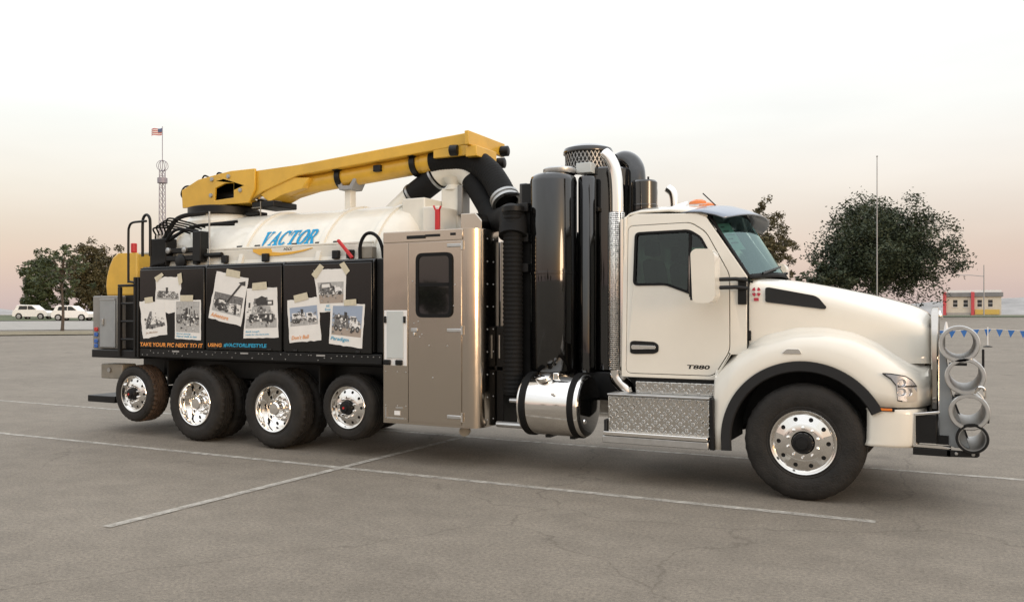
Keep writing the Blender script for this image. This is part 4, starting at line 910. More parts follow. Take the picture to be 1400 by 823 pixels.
# door locks, hydraulics and hoses at the tank's rear
hy = MB().box(-10.36, -10.02, 8.42, 8.62, 2.46, 2.86).build('valve_bank', 'black_paint', TR, bevel=0.012)
MB().box(-10.02, -9.34, 8.42, 8.52, 2.64, 2.71).build('lower_arm', 'black_paint', TR, bevel=0.01)
MB().box(-10.02, -9.30, 8.42, 8.52, 2.53, 2.60).build('lower_arm', 'black_paint', TR, bevel=0.01)
MB().box(-9.44, -9.28, 8.38, 8.54, 2.50, 2.93).build('arm_clevis', 'black_paint', TR, bevel=0.012)
MB().cyl((-9.28, 8.46, 2.59), (-8.95, 8.46, 2.59), 0.035, 12).build('hydraulic_cylinder', 'black_paint', TR)
MB().cyl((-9.18, 8.45, 2.45), (-9.18, 8.45, 3.20), 0.012, 8).build('sight_rod', 'zinc', TR)
for i, (a, b) in enumerate((((-10.20, 8.5, 2.80), (-8.95, 8.75, 3.08)), ((-10.05, 8.48, 2.82), (-8.98, 8.72, 3.04)), ((-10.15, 8.5, 2.86), (-9.75, 8.9, 3.26)), ((-10.1, 8.46, 2.78), (-9.3, 8.46, 2.90)))):
    A, B_ = Vector(a), Vector(b); md = A.lerp(B_, 0.5) + Vector((0, -0.12, 0.06 + 0.02 * i))
    MB().tube(smooth_path([A, md, B_], 8), 0.022 if i != 2 else 0.034, 8).build('hydraulic_hose', 'black_rubber', TR)
MB().tube(smooth_path([(-10.2, 8.45, 2.5), (-10.28, 8.36, 2.42), (-10.18, 8.34, 2.47), (-10.05, 8.42, 2.5)], 6), 0.02, 8).build('hydraulic_hose', 'black_rubber', TR)
MB().lathe([(0.09, 0), (0.10, 0.02), (0.10, 0.05), (0.06, 0.07)], (-9.72, 8.46, 2.52), (0, -1, 0), 16, close=True).build('valve_wheel', 'black_paint', TR)

# clutter of fittings behind the tank's rear valve bank
for i in range(9):
    x = -10.34 + 0.045 * i + rnd.uniform(-0.01, 0.01); z = 2.87 + rnd.uniform(0, 0.03)
    MB().cyl((x, 8.50 + 0.02 * (i % 3), z - 0.02), (x, 8.50 + 0.02 * (i % 3), z + rnd.uniform(0.03, 0.09)), 0.014, 8).build('hose_fitting', 'zinc' if i % 2 else 'black_paint', hy)
for i in range(5):
    x = -10.32 + 0.07 * i
    MB().tube(smooth_path([(x, 8.50, 2.92), (x + 0.03, 8.44, 3.02 + 0.03 * i), (x + 0.22, 8.62, 3.02 + 0.02 * i), (x + 0.4, 8.8, 2.95 + 0.02 * i)], 6), 0.013, 7).build('hydraulic_hose', 'black_rubber', hy)
MB().cyl((-10.30, 8.44, 2.40), (-10.14, 8.44, 2.40), 0.05, 12).build('filter_bowl', 'zinc', hy)
MB().box(-9.30, -8.92, 8.50, 8.62, 2.46, 2.50).build('shelf', 'tank_paint', TR, bevel=0.006)
for x in (-9.95, -9.62):
    MB().lathe([(0.045, 0), (0.045, 0.03), (0.03, 0.04)], (x, 8.42, 2.675), (0, -1, 0), 12, close=True).build('arm_pin', 'zinc', TR)

# ---- boom with turret on top of the tank
MB().lathe([(0.62, 2.95), (0.60, 3.16), (0.50, 3.27)], (-9.95, CY, 0), (0, 0, 1), 40, close=True).build('boom_pedestal', 'tank_paint', TR, bevel=0.015)
MB().lathe([(0.50, 3.271), (0.53, 3.285), (0.53, 3.38), (0.47, 3.40)], (-9.95, CY - 0.05, 0), (0, 0, 1), 48, close=True).build('slewing_ring', 'black_paint', TR)
tur = [(-10.52, 3.405), (-10.54, 3.68), (-10.18, 3.82), (-9.86, 3.86), (-9.50, 3.90), (-9.02, 3.90), (-9.02, 3.60), (-9.14, 3.405)]
win = [(-9.84, 3.48), (-9.82, 3.66), (-9.62, 3.72), (-9.44, 3.72), (-9.44, 3.50)]
bo = MB()
for y0 in (9.15, 9.80): bo.prism(tur, y0, y0 + 0.04, [win])
bo.prism([(-10.54, 3.42), (-10.54, 3.69), (-10.50, 3.69), (-10.50, 3.42)], 9.192, 9.798).box(-10.45, -9.2, 9.192, 9.798, 3.41, 3.44)
bo.prism([(-10.54, 3.66), (-10.18, 3.80), (-9.86, 3.84), (-9.52, 3.88), (-9.52, 3.86), (-10.18, 3.77), (-10.5, 3.64)], 9.192, 9.798)
turret = bo.build('boom_turret', 'yellow_paint', TR, bevel=0.008)
MB().box(-10.3, -9.25, 9.46, 9.50, 3.45, 3.80).build('turret_shade_sheet', 'black_paint', turret)  # added black sheet standing in for the shade inside the turret opening
MB().cyl((-10.3, 9.4, 3.55), (-9.45, 9.4, 3.56), 0.085, 18).build('slew_motor', 'black_paint', turret)
MB().cyl((-9.10, 9.32, 3.50), (-8.72, 9.32, 3.44), 0.075, 18).build('lift_cylinder', 'polished_aluminium', turret)
MB().box(-9.13, -8.70, 9.2, 9.7, 3.33, 3.42).build('cylinder_guard', 'black_paint', turret, bevel=0.015)
for x, z in ((-9.9, 3.56), (-9.88, 3.80), (-9.54, 3.82), (-9.3, 3.6)):
    MB().lathe([(0.035, 0), (0.03, -0.02), (0, -0.022)], (x, 9.15, z), (0, 1, 0), 14).build('pin', 'zinc', turret)
MB().tube(smooth_path([(-10.53, 9.25, 3.5), (-10.60, 9.2, 3.62), (-10.52, 9.2, 3.74), (-10.36, 9.25, 3.74)], 6), 0.014, 6).tube(smooth_path([(-10.22, 9.25, 3.79), (-10.12, 9.22, 3.885), (-9.98, 9.25, 3.82)], 5), 0.014, 6).tube(smooth_path([(-9.92, 9.25, 3.83), (-9.82, 9.22, 3.905), (-9.68, 9.25, 3.85)], 5), 0.014, 6).build('boom_hose', 'black_rubber', turret)
bp_ = [(-9.46, 3.80), (-9.28, 3.865), (-8.29, 3.892), (-5.42, 4.076), (-5.42, 3.925), (-8.24, 3.742), (-8.92, 3.55), (-9.18, 3.44), (-9.46, 3.42)]
boom = MB().prism(bp_, 9.195, 9.795).build('boom_arm', 'yellow_paint', TR, bevel=0.012)
MB().tube([(-9.0, 9.42, 3.555), (-8.5, 9.42, 3.625), (-6.22, 9.42, 3.785)], 0.135, 28).build('suction_pipe', 'yellow_paint', TR)
MB().prism([(-8.98, 3.52), (-8.5, 3.74), (-8.05, 3.70), (-8.15, 3.56), (-8.55, 3.49), (-8.80, 3.395)], 9.215, 9.62).build('pipe_gusset', 'yellow_paint', TR, bevel=0.015)
for x, z in ((-7.60, 3.690), (-6.34, 3.778)):
    MB().lathe([(0.14, -0.045), (0.165, -0.04), (0.165, 0.04), (0.14, 0.045)], (x, 9.42, z), (1, 0, 0.07), 28).box(x - 0.05, x + 0.05, 9.23, 9.61, z + 0.08, z + 0.13).build('pipe_clamp', 'black_paint', boom)
MB().box(-6.95, -6.83, 9.24, 9.30, 3.70, 3.79).build('hose_hook', 'black_paint', boom, bevel=0.01)
MB().box(-5.95, -5.42, 9.20, 9.26, 3.79, 3.92).build('head_bracket', 'yellow_paint', boom, bevel=0.008)
hd = MB().box(-5.42, -5.36, 9.10, 10.08, 3.90, 4.08).build('head_plate', 'yellow_paint', TR, bevel=0.01)
MB().box(-5.44, -5.28, 9.16, 9.70, 3.76, 3.897).build('head_lip', 'yellow_paint', hd, bevel=0.01)
for x, y, z in ((-5.31, 9.98, 3.96), (-5.3, 9.86, 3.78), (-5.62, 9.18, 3.86)):
    MB().lathe([(0.05, -0.06), (0.07, -0.05), (0.07, 0.05), (0.05, 0.06)], (x, y, z), (1, 0.2, 0), 14, close=True).build('work_light', 'black_paint', hd)
MB().tube([(-6.22, 9.42, 3.785), (-6.08, 9.42, 3.793)], 0.15, 24).build('pipe_collar', 'yellow_paint', TR)
def ribbed(path, r, pitch, depth, n=24):
    L = 0; pts = [Vector(path[0])]
    dense = []
    for a, b in zip(path, path[1:]):
        a, b = Vector(a), Vector(b); k = max(1, int((b - a).length / (pitch / 4)))
        dense += [a.lerp(b, i / k) for i in range(k)]
    dense.append(Vector(path[-1])); rs = []
    for i, p in enumerate(dense):
        if i: L += (p - dense[i - 1]).length
        rs.append(r - depth * (0.5 + 0.5 * math.cos(2 * math.pi * L / pitch)))
    return MB().tube(dense, r, n, rs=rs)
ribbed(smooth_path([(-6.08, 9.42, 3.79), (-5.8, 9.42, 3.80), (-5.5, 9.42, 3.76), (-5.26, 9.40, 3.61), (-5.08, 9.34, 3.42), (-4.90, 9.24, 3.18)], 10), 0.165, 0.045, 0.004, 28).build('boom_elbow_hose', 'black_rubber', TR, smooth=60)
MB().lathe([(0.15, -0.06), (0.19, -0.05), (0.19, -0.015), (0.165, 0), (0.19, 0.015), (0.19, 0.05), (0.15, 0.06)], (-4.905, 9.24, 3.185), (0.55, -0.35, -0.8), 28).build('hose_flange', 'zinc', TR)
MB().box(-4.95, -4.66, 9.08, 9.2, 3.22, 3.25).build('flange_clamp', 'black_paint', TR, bevel=0.01)

# cradle post that carries the boom
MB().box(-7.53, -7.42, 9.36, 9.48, 3.15, 3.52).build('cradle_post', 'tank_paint', TR, bevel=0.012)
MB().prism([(-7.64, 3.66), (-7.58, 3.50), (-7.36, 3.50), (-7.28, 3.64), (-7.33, 3.66), (-7.40, 3.56), (-7.53, 3.56), (-7.58, 3.67)], 9.30, 9.54).build('cradle_fork', 'grey_metal', TR, bevel=0.01)
MB().cyl((-7.42, 9.42, 3.24), (-7.2, 9.42, 3.24), 0.03, 10).build('cradle_pin', 'tank_paint', TR)
MB().box(-9.36, -9.10, 9.3, 9.5, 3.235, 3.29).build('access_cover', 'black_paint', TR, bevel=0.01)
MB().tube([(-8.95, 9.2, 3.2), (-8.95, 9.2, 3.42)], 0.009, 6).tube([(-9.12, 9.2, 3.33), (-8.95, 9.2, 3.33)], 0.009, 6).build('guard_rod', 'beam_tan', TR)

# ---- vacuum outlet: duct, sleeves, hopper, pedestal
MB().tube([(-6.95, CY, 3.02), (-6.47, CY, 3.37)], 0.155, 28).build('outlet_duct', 'tank_paint', TR, bevel=0.006)
MB().tube([(-6.49, CY, 3.355), (-6.06, CY, 3.605)], 0.168, 28, rs=[0.168, 0.168]).build('rubber_sleeve', 'black_rubber', TR)
for t in (0.08, 0.92):
    p = Vector((-6.49, CY, 3.355)).lerp(Vector((-6.06, CY, 3.605)), t); MB().lathe([(0.165, -0.02), (0.176, -0.016), (0.176, 0.016), (0.165, 0.02)], p, (0.43, 0, 0.25), 28).build('hose_band', 'zinc', TR)
ho = MB()
ho.tube(smooth_path([(-6.12, CY, 3.57), (-5.98, CY, 3.65), (-5.78, CY, 3.68), (-5.60, CY, 3.60), (-5.48, CY, 3.46)], 6), 0.16, 28, rs=None)
ho.lathe([(0.145, 3.40), (0.10, 3.47), (0.17, 3.56)], (-5.80, CY, 0), (0, 0, 1), 24, close=True)
ho.build('outlet_elbow', 'tank_paint', TR)
MB().box(-5.94, -5.68, CY - 0.12, CY + 0.12, 2.85, 3.42).build('elbow_pedestal', 'tank_paint', TR, bevel=0.012)
MB().box(-5.675, -5.60, CY - 0.15, CY + 0.05, 3.05, 3.44).build('pedestal_bracket', 'box_grey', TR, bevel=0.01)
MB().tube([(-5.52, 9.48, 3.52), (-5.18, 9.38, 3.07)], 0.150, 28).build('rubber_sleeve', 'black_rubber', TR)
MB().tube(smooth_path([(-5.22, 9.40, 3.12), (-5.05, 9.30, 2.96), (-4.85, 9.10, 2.92), (-4.62, 8.85, 2.92), (-4.50, 8.68, 2.84), (-4.47, 8.60, 2.66)], 8), 0.165, 28).build('inlet_elbow', 'black_rubber', TR)
ribbed([(-4.47, 8.60, 2.95), (-4.47, 8.60, 0.84)], 0.118, 0.05, 0.010, 28).build('suction_hose', 'black_rubber', TR, smooth=60)
MB().cyl((-4.47, 8.6, 2.93), (-4.47, 8.6, 3.02), 0.128, 24).build('hose_cap', 'black_paint', TR, bevel=0.02)
MB().box(-6.30, -5.95, 9.0, 9.9, 2.75, 3.26).build('tank_front_box', 'tank_paint', TR, bevel=0.015)
MB().box(-5.95, -5.70, 8.95, 9.5, 2.70, 3.13).build('relief_box', 'tank_paint', TR, bevel=0.015)
MB().box(-5.72, -5.665, 8.88, 8.93, 2.70, 3.08).tube([(-5.72, 8.9, 3.07), (-5.75, 8.9, 3.13)], 0.014, 6).tube([(-5.665, 8.9, 3.07), (-5.64, 8.9, 3.12)], 0.014, 6).build('red_lever', 'red_plastic', TR, bevel=0.008)
MB().prism([(-5.33, 2.70), (-5.33, 3.0), (-5.12, 3.0), (-5.03, 2.90), (-5.03, 2.70)], 8.86, 9.3).build('steel_duct_box', 'stainless', TR, bevel=0.01)

# ---- stainless walk-in cabinet
cb = MB()
pl = rounded([(-6.01, 8.20), (-4.90, 8.20), (-4.85, 8.26), (-4.85, 8.69), (-6.01, 8.69)], 0.001, 1)
pl = [(-6.01, 8.20), (-4.90, 8.20)] + [(-4.90 + 0.195 * math.sin(R(a)), 8.395 - 0.195 * math.cos(R(a))) for a in range(6, 91, 6)] + [(-4.705, 8.69), (-6.01, 8.69)]
cab_ = cb.prism(pl, 0.468, 2.74, plane='xy').build('steel_cabinet', 'stainless', TR, bevel=0.004, segs=1, smooth=25)
MB().box(-5.64, -4.915, 8.188, 8.1995, 0.50, 2.60).build('cabinet_door', 'stainless', cab_, bevel=0.004)
MB().box(-6.005, -4.90, 8.186, 8.1995, 2.612, 2.735).build('top_flashing', 'stainless', cab_, bevel=0.005)
MB().box(-6.0, -5.648, 8.192, 8.1995, 0.49, 2.60).build('fixed_panel', 'stainless', cab_, bevel=0.003)
wout = rounded([(-5.525, 1.725), (-5.03, 1.725), (-5.03, 2.475), (-5.525, 2.475)], 0.09, 6); wi = rounded([(-5.485, 1.765), (-5.07, 1.765), (-5.07, 2.435), (-5.485, 2.435)], 0.06, 6)
MB().prism(wout, 8.165, 8.1878, [wi]).build('window_seal', 'black_rubber', cab_, bevel=0.006)
MB().prism(wi, 8.174, 8.1875).build('window_pane', 'black_gloss', cab_)
MB().box(-5.48, -5.075, 8.168, 8.1735, 2.085, 2.125).build('window_bar', 'black_rubber', cab_)
sc = MB().box(-5.985, -5.66, 8.180, 8.1915, 1.155, 1.81).build('inspection_frame', 'decal_white', cab_, bevel=0.004)
MB().box(-5.94, -5.705, 8.172, 8.1795, 1.24, 1.80).build('roller_screen', 'pale_screen', cab_, bevel=0.003)
for x in (-5.965, -5.685):
    MB().box(x - 0.015, x + 0.015, 8.160, 8.1795, 1.66, 1.74).build('screen_latch', 'black_paint', cab_, bevel=0.005)
for x in (-5.93, -5.76):
    MB().box(x - 0.05, x + 0.05, 8.150, 8.1795, 1.16, 1.225).build('screen_handle', 'black_paint', cab_, bevel=0.012)
for z in (2.55, 1.58, 0.59):
    MB().box(-5.10, -4.915, 8.172, 8.1875, z - 0.02, z + 0.02).build('strap_hinge', 'dull_aluminium', cab_, bevel=0.006)
    MB().cyl((-4.905, 8.182, z - 0.05), (-4.905, 8.182, z + 0.05), 0.013, 8).build('hinge_barrel', 'dull_aluminium', cab_)
MB().box(-5.60, -5.51, 8.174, 8.1875, 1.555, 1.60).box(-5.565, -5.54, 8.166, 8.1875, 1.51, 1.552).build('door_handle', 'dull_aluminium', cab_, bevel=0.006)
MB().box(-5.66, -5.40, 8.174, 8.1858, 2.645, 2.685).box(-5.40, -5.20, 8.176, 8.1858, 2.66, 2.69).build('vent_slot', 'black_paint', cab_, bevel=0.006)
MB().box(-5.06, -4.99, 8.176, 8.1858, 2.665, 2.695).build('lifting_eye', 'black_paint', cab_, bevel=0.006)
bb = MB()
for x in (-5.97, -5.80, -5.68):
    for z in (0.53, 0.68, 1.08): bb.lathe([(0.008, 0), (0.006, -0.005), (0, -0.006)], (x, 8.1915, z), (0, 1, 0), 8)
for x, z in ((-5.35, 1.40), (-5.1, 1.40), (-5.48, 1.5), (-5.45, 1.53), (-5.58, 2.15), (-5.0, 2.1), (-5.02, 1.86), (-5.5, 1.68), (-5.56, 1.66), (-5.3, 1.03)):
    bb.lathe([(0.009, 0), (0.007, -0.005), (0, -0.006)], (x, 8.1875, z), (0, 1, 0), 8)
for z in [0.55 + 0.26 * i for i in range(9)]:
    for dy in (8.42, 8.56): bb.lathe([(0.009, 0), (0.007, 0.005), (0, 0.006)], (-4.705, dy, z), (1, 0, 0), 8)
bb.build('rivets', 'dull_aluminium', cab_, kind='stuff')
MB().box(-5.97, -5.955, 8.184, 8.1915, 0.54, 0.66).box(-5.95, -5.70, 8.184, 8.1915, 0.525, 0.54).box(-5.82, -5.72, 8.184, 8.1915, 0.65, 0.665).build('lower_bracket', 'dull_aluminium', cab_)
MB().box(-5.84, -5.76, 8.186, 8.1915, 0.57, 0.62).build('name_plate', 'decal_white', cab_)
MB().lathe([(0.055, -0.05), (0.06, -0.02), (0.06, 0.05)], (-5.02, 8.45, 0.40), (0.3, -1, 0), 18, close=True).build('drain_cap', 'beam_tan', TR)
# uprights beside the cabinet
for x, w in ((-4.80, 0.06), (-4.70, 0.05)):
    MB().box(x, x + w, 8.72, 8.8, 1.62, 2.62).build('steel_upright', 'dull_aluminium', TR, bevel=0.006)
MB().box(-4.70, -4.60, 8.62, 8.98, 0.46, 1.62).build('battery_box', 'black_paint', TR, bevel=0.012)
MB().box(-4.66, -4.645, 8.61, 8.619, 1.25, 1.52).build('box_handle', 'dull_aluminium', TR)

# ---- black air filtration towers behind the cab
MB().box(-4.82, -3.12, 9.30, 9.42, 0.86, 2.75).build('tower_backing', 'black_paint', TR, bevel=0.01)
MB().box(-4.42, -4.30, 8.72, 8.84, 0.86, 3.28).build('tower_post', 'black_paint', TR, bevel=0.01)
MB().box(-4.54, -4.44, 8.9, 9.1, 2.9, 3.32).build('tower_box', 'black_gloss', TR, bevel=0.012)
for z in (2.25, 2.6, 2.95): MB().box(-4.45, -4.31, 8.66, 8.718, z, z + 0.1).build('junction_block', 'dark_plastic', TR, bevel=0.008)
def rrect(x0, x1, y0, y1, r, k=7):
    o = []
    for cx_, cy_, a0 in ((x1 - r, y0 + r, -90), (x1 - r, y1 - r, 0), (x0 + r, y1 - r, 90), (x0 + r, y0 + r, 180)):
        o += [(cx_ + r * math.cos(R(a0 + 90 * i / k)), cy_ + r * math.sin(R(a0 + 90 * i / k))) for i in range(k + 1)]
    return o
cw = MB(); rings_ = []
for z, d in ((1.07, 0.10), (1.085, 0.03), (1.13, 0.0), (2.22, 0.0), (2.224, -0.006), (2.246, -0.006), (2.25, 0.0), (3.29, 0.0), (3.34, 0.012), (3.372, 0.045), (3.38, 0.09)):
    rings_.append([(x, y, z) for x, y in rrect(-4.335 + d, -3.80 - d, 8.58 + d, 9.12 - d, 0.245 - d * 0.6)])
for rg in rings_: rg.append(rg[0])
cw.grid(rings_); cw.add(rings_[-1][:-1], [tuple(range(len(rings_[-1]) - 1))]); cw.add(rings_[0][:-1], [tuple(range(len(rings_[0]) - 1))])
cyl_ = cw.build('cyclone_tower', 'black_gloss', TR, smooth=50)
MB().lathe([(0.185, 3.381), (0.195, 3.40), (0.195, 3.435), (0.18, 3.45), (0.0, 3.455)], (-4.0, 8.88, 0), (0, 0, 1), 40).build('tower_lid', 'dull_aluminium', cyl_)
MB().lathe([(0.10, 1.10), (0.105, 3.32), (0.09, 3.345), (0.0, 3.35)], (-3.70, 8.98, 0), (0, 0, 1), 32).build('filter_column', 'black_gloss', TR)
MB().box(-3.85, -3.66, 9.0, 9.15, 3.40, 3.52).build('filter_flap', 'pale_screen', TR, bevel=0.008)
c3 = MB().lathe([(0.0, 1.1), (0.30, 1.12), (0.31, 1.3), (0.31, 3.46), (0.29, 3.48), (0.0, 3.485)], (-3.62, 9.42, 0), (0, 0, 1), 56).build('filter_tower', 'black_gloss', TR)
MB().box(-3.72, -3.58, 9.04, 9.12, 2.95, 3.0).box(-3.70, -3.68, 9.04, 9.12, 2.85, 3.08).build('tower_clamp', 'black_paint', c3, bevel=0.006)
ic = MB().lathe([(0.27, 3.49), (0.27, 3.70)], (-3.87, 9.42, 0), (0, 0, 1), 40).build('intake_screen', 'dark_plastic', TR)
wm = MB()
for i in range(36):
    a0 = 2 * math.pi * i / 36
    for sgn in (1, -1):
        a1 = a0 + sgn * 2 * math.pi / 18; wm.bar((-3.87 + 0.277 * math.cos(a0), 9.42 + 0.277 * math.sin(a0), 3.50), (-3.87 + 0.277 * math.cos(a1), 9.42 + 0.277 * math.sin(a1), 3.69), 0.008, 0.008)
wm.build('wire_mesh', 'zinc', ic, kind='stuff')
MB().lathe([(0.30, 3.69), (0.305, 3.71), (0.29, 3.75), (0.22, 3.785), (0.1, 3.80), (0.0, 3.802)], (-3.87, 9.42, 0), (0, 0, 1), 40, close=True).build('intake_dome', 'black_gloss', TR)
MB().tube(smooth_path([(-3.55, 9.5, 3.56), (-3.42, 9.48, 3.60), (-3.30, 9.44, 3.52), (-3.25, 9.40, 3.34), (-3.25, 9.38, 2.85)], 8), 0.11, 24).build('intake_duct', 'black_gloss', TR)
MB().lathe([(0.145, 2.90), (0.15, 2.92), (0.15, 2.99), (0.155, 2.995), (0.155, 3.01), (0.15, 3.015), (0.15, 3.27), (0.135, 3.29), (0.0, 3.295)], (-3.10, 9.24, 0), (0, 0, 1), 36, close=True).build('air_cleaner', 'black_gloss', TR)
MB().cyl((-3.04, 9.2, 3.29), (-3.04, 9.2, 3.33), 0.012, 8).build('cleaner_wingnut', 'black_paint', TR)

# ---- exhaust stack with perforated shield
ex = MB().tube(smooth_path([(-3.195, 8.62, 2.80), (-3.198, 8.62, 3.1), (-3.22, 8.62, 3.32), (-3.28, 8.62, 3.46), (-3.35, 8.63, 3.53)], 8), 0.062, 28, cap=False).build('exhaust_pipe', 'chrome', TR, solid=0.004)
MB().lathe([(0.088, 1.16), (0.092, 1.17), (0.092, 2.86), (0.088, 2.87)], (-3.205, 8.62, 0), (0, 0, 1), 40, close=True).build('heat_shield', 'perforated_chrome', TR)
MB().tube(smooth_path([(-3.205, 8.62, 1.16), (-3.19, 8.62, 1.07), (-3.10, 8.62, 0.97), (-3.08, 8.62, 0.90)], 6), 0.085, 24, rs=None).build('exhaust_elbow', 'polished_aluminium', TR)

# ---- fuel tank
ft = MB().lathe([(0.0, -4.265), (0.29, -4.26), (0.335, -4.245), (0.347, -4.22), (0.347, -3.56), (0.342, -3.535), (0.333, -3.525)], (0, 8.585, 0.755), (1, 0, 0), 56).build('fuel_tank', 'polished_aluminium', TR)
MB().lathe([(0.333, -3.527), (0.32, -3.512), (0.28, -3.503), (0.0, -3.499)], (0, 8.585, 0.755), (1, 0, 0), 48).build('tank_end_shaded', 'black_gloss', ft)  # black colour stands in for the unlit end and its dark reflections
for x in (-4.18, -3.60):
    MB().lathe([(0.348, -0.035), (0.359, -0.034), (0.359, 0.034), (0.348, 0.035)], (x, 8.585, 0.755), (1, 0, 0), 56).build('tank_strap', 'black_rubber', ft)
MB().lathe([(0.085, 0), (0.09, 0.015), (0.09, 0.045), (0.06, 0.06), (0.0, 0.062)], (-3.98, 8.40, 1.045), (-0.05, -0.45, 1), 24, close=True).build('fuel_cap', 'chrome', ft)
MB().box(-3.87, -3.80, 8.40, 8.46, 1.05, 1.12).build('breather_valve', 'chrome', ft, bevel=0.01)
MB().lathe([(0.02, 0), (0.018, -0.03), (0, -0.034)], (-3.80, 8.27, 0.90), (0, 1, 0), 10).build('drain_plug', 'chrome', ft)
MB().lathe([(0.03, 0), (0.025, 0.015), (0, 0.02)], (-3.502, 8.42, 0.60), (1, 0, 0), 12).build('end_plug', 'chrome', ft)
MB().cyl((-4.45, 8.5, 0.78), (-4.22, 8.5, 0.78), 0.028, 10).build('fuel_line', 'dull_aluminium', TR)
MB().cyl((-4.62, 8.5, 0.50), (-4.25, 8.5, 0.50), 0.035, 10).build('fuel_line', 'dull_aluminium', TR)
for x in (-4.0, -3.7): MB().box(x - 0.03, x + 0.03, 8.55, 9.02, 0.38, 0.407).build('tank_bracket', 'black_paint', TR)

# ---- steps
st_ = MB().box(-3.175, -2.10, 8.27, 8.75, 0.50, 0.915).build('step_box', 'treadplate', TR, bevel=0.012)
MB().box(-3.20, -2.105, 8.20, 8.40, 0.505, 0.545).build('lower_tread', 'polished_aluminium', st_, bevel=0.006)
MB().box(-3.215, -2.10, 8.215, 8.45, 0.425, 0.500).build('step_skirt', 'dull_aluminium', st_, bevel=0.008)
MB().box(-3.175, -2.10, 8.25, 8.50, 0.917, 0.937).build('upper_tread', 'dull_aluminium', st_, bevel=0.006)
MB().box(-2.92, -2.07, 8.42, 8.60, 0.938, 1.06).build('kick_plate', 'treadplate', st_, bevel=0.006)
MB().box(-3.215, -3.18, 8.26, 8.42, 0.44, 0.66).build('step_bracket', 'dark_plastic', st_, bevel=0.006)
MB().prism([(-2.095, 0.42), (-2.095, 0.93), (-2.06, 0.93), (-2.045, 0.42)], 8.25, 8.60).build('step_end', 'black_paint', st_, bevel=0.008)
MB().box(-2.93, -2.07, 8.47, 10.5, 1.065, 1.098).build('cab_sill', 'black_paint', TR)
# ---- the far side's own boxes, tank and steps
for i, (x0, x1) in enumerate(TX):
    b = mir(MB().prism([(8.25, 1.30), (8.25, 2.40), (8.29, 2.445), (8.82, 2.47), (8.82, 1.30)], x0, x1, plane='yz')).build('toolbox', 'black_panel', TR, bevel=0.008)
    mir(MB().box(x0 + 0.012, x1 - 0.012, 8.220, 8.249, 1.285, 2.40)).build('toolbox_door', 'black_panel', TR, bevel=0.010)
mir(MB().box(-10.34, -6.06, 8.235, 8.62, 1.155, 1.278)).build('side_rail', 'black_paint', TR, bevel=0.008)
mir(MB().box(-6.0, -4.72, 8.22, 8.75, 0.50, 1.95)).build('pump_cabinet', 'stainless', TR, bevel=0.01)
f2 = clone(ft, (0, 2 * (CY - 8.585), 0))
for ch in [o for o in bpy.data.objects if o.parent == ft]:
    if ch.name.startswith(('tank_strap', 'tank_end_shaded')): clone(ch, (0, 2 * (CY - 8.585), 0), f2)
mir(MB().box(-3.175, -2.10, 8.27, 8.75, 0.50, 0.915)).build('step_box', 'treadplate', TR, bevel=0.012)
MB().box(-10.3, -9.95, 8.98, 10.02, 0.55, 0.79).build('air_suspension', 'black_paint', TR, bevel=0.02)
MB().box(-6.9, -6.35, 8.98, 10.02, 0.62, 0.79).build('lift_axle_cradle', 'black_paint', TR, bevel=0.02)
MB().cyl((-7.7, CY, 0.66), (-3.2, CY, 0.80), 0.06, 12).build('drive_shaft', 'black_paint', TR)
MB().box(-3.3, -1.9, 9.12, 9.88, 0.52, 0.80).build('gearbox', 'black_paint', TR, bevel=0.06)
MB().box(-1.9, -0.55, 9.2, 9.8, 0.48, 1.2).build('engine_sump', 'black_paint', TR, bevel=0.06)
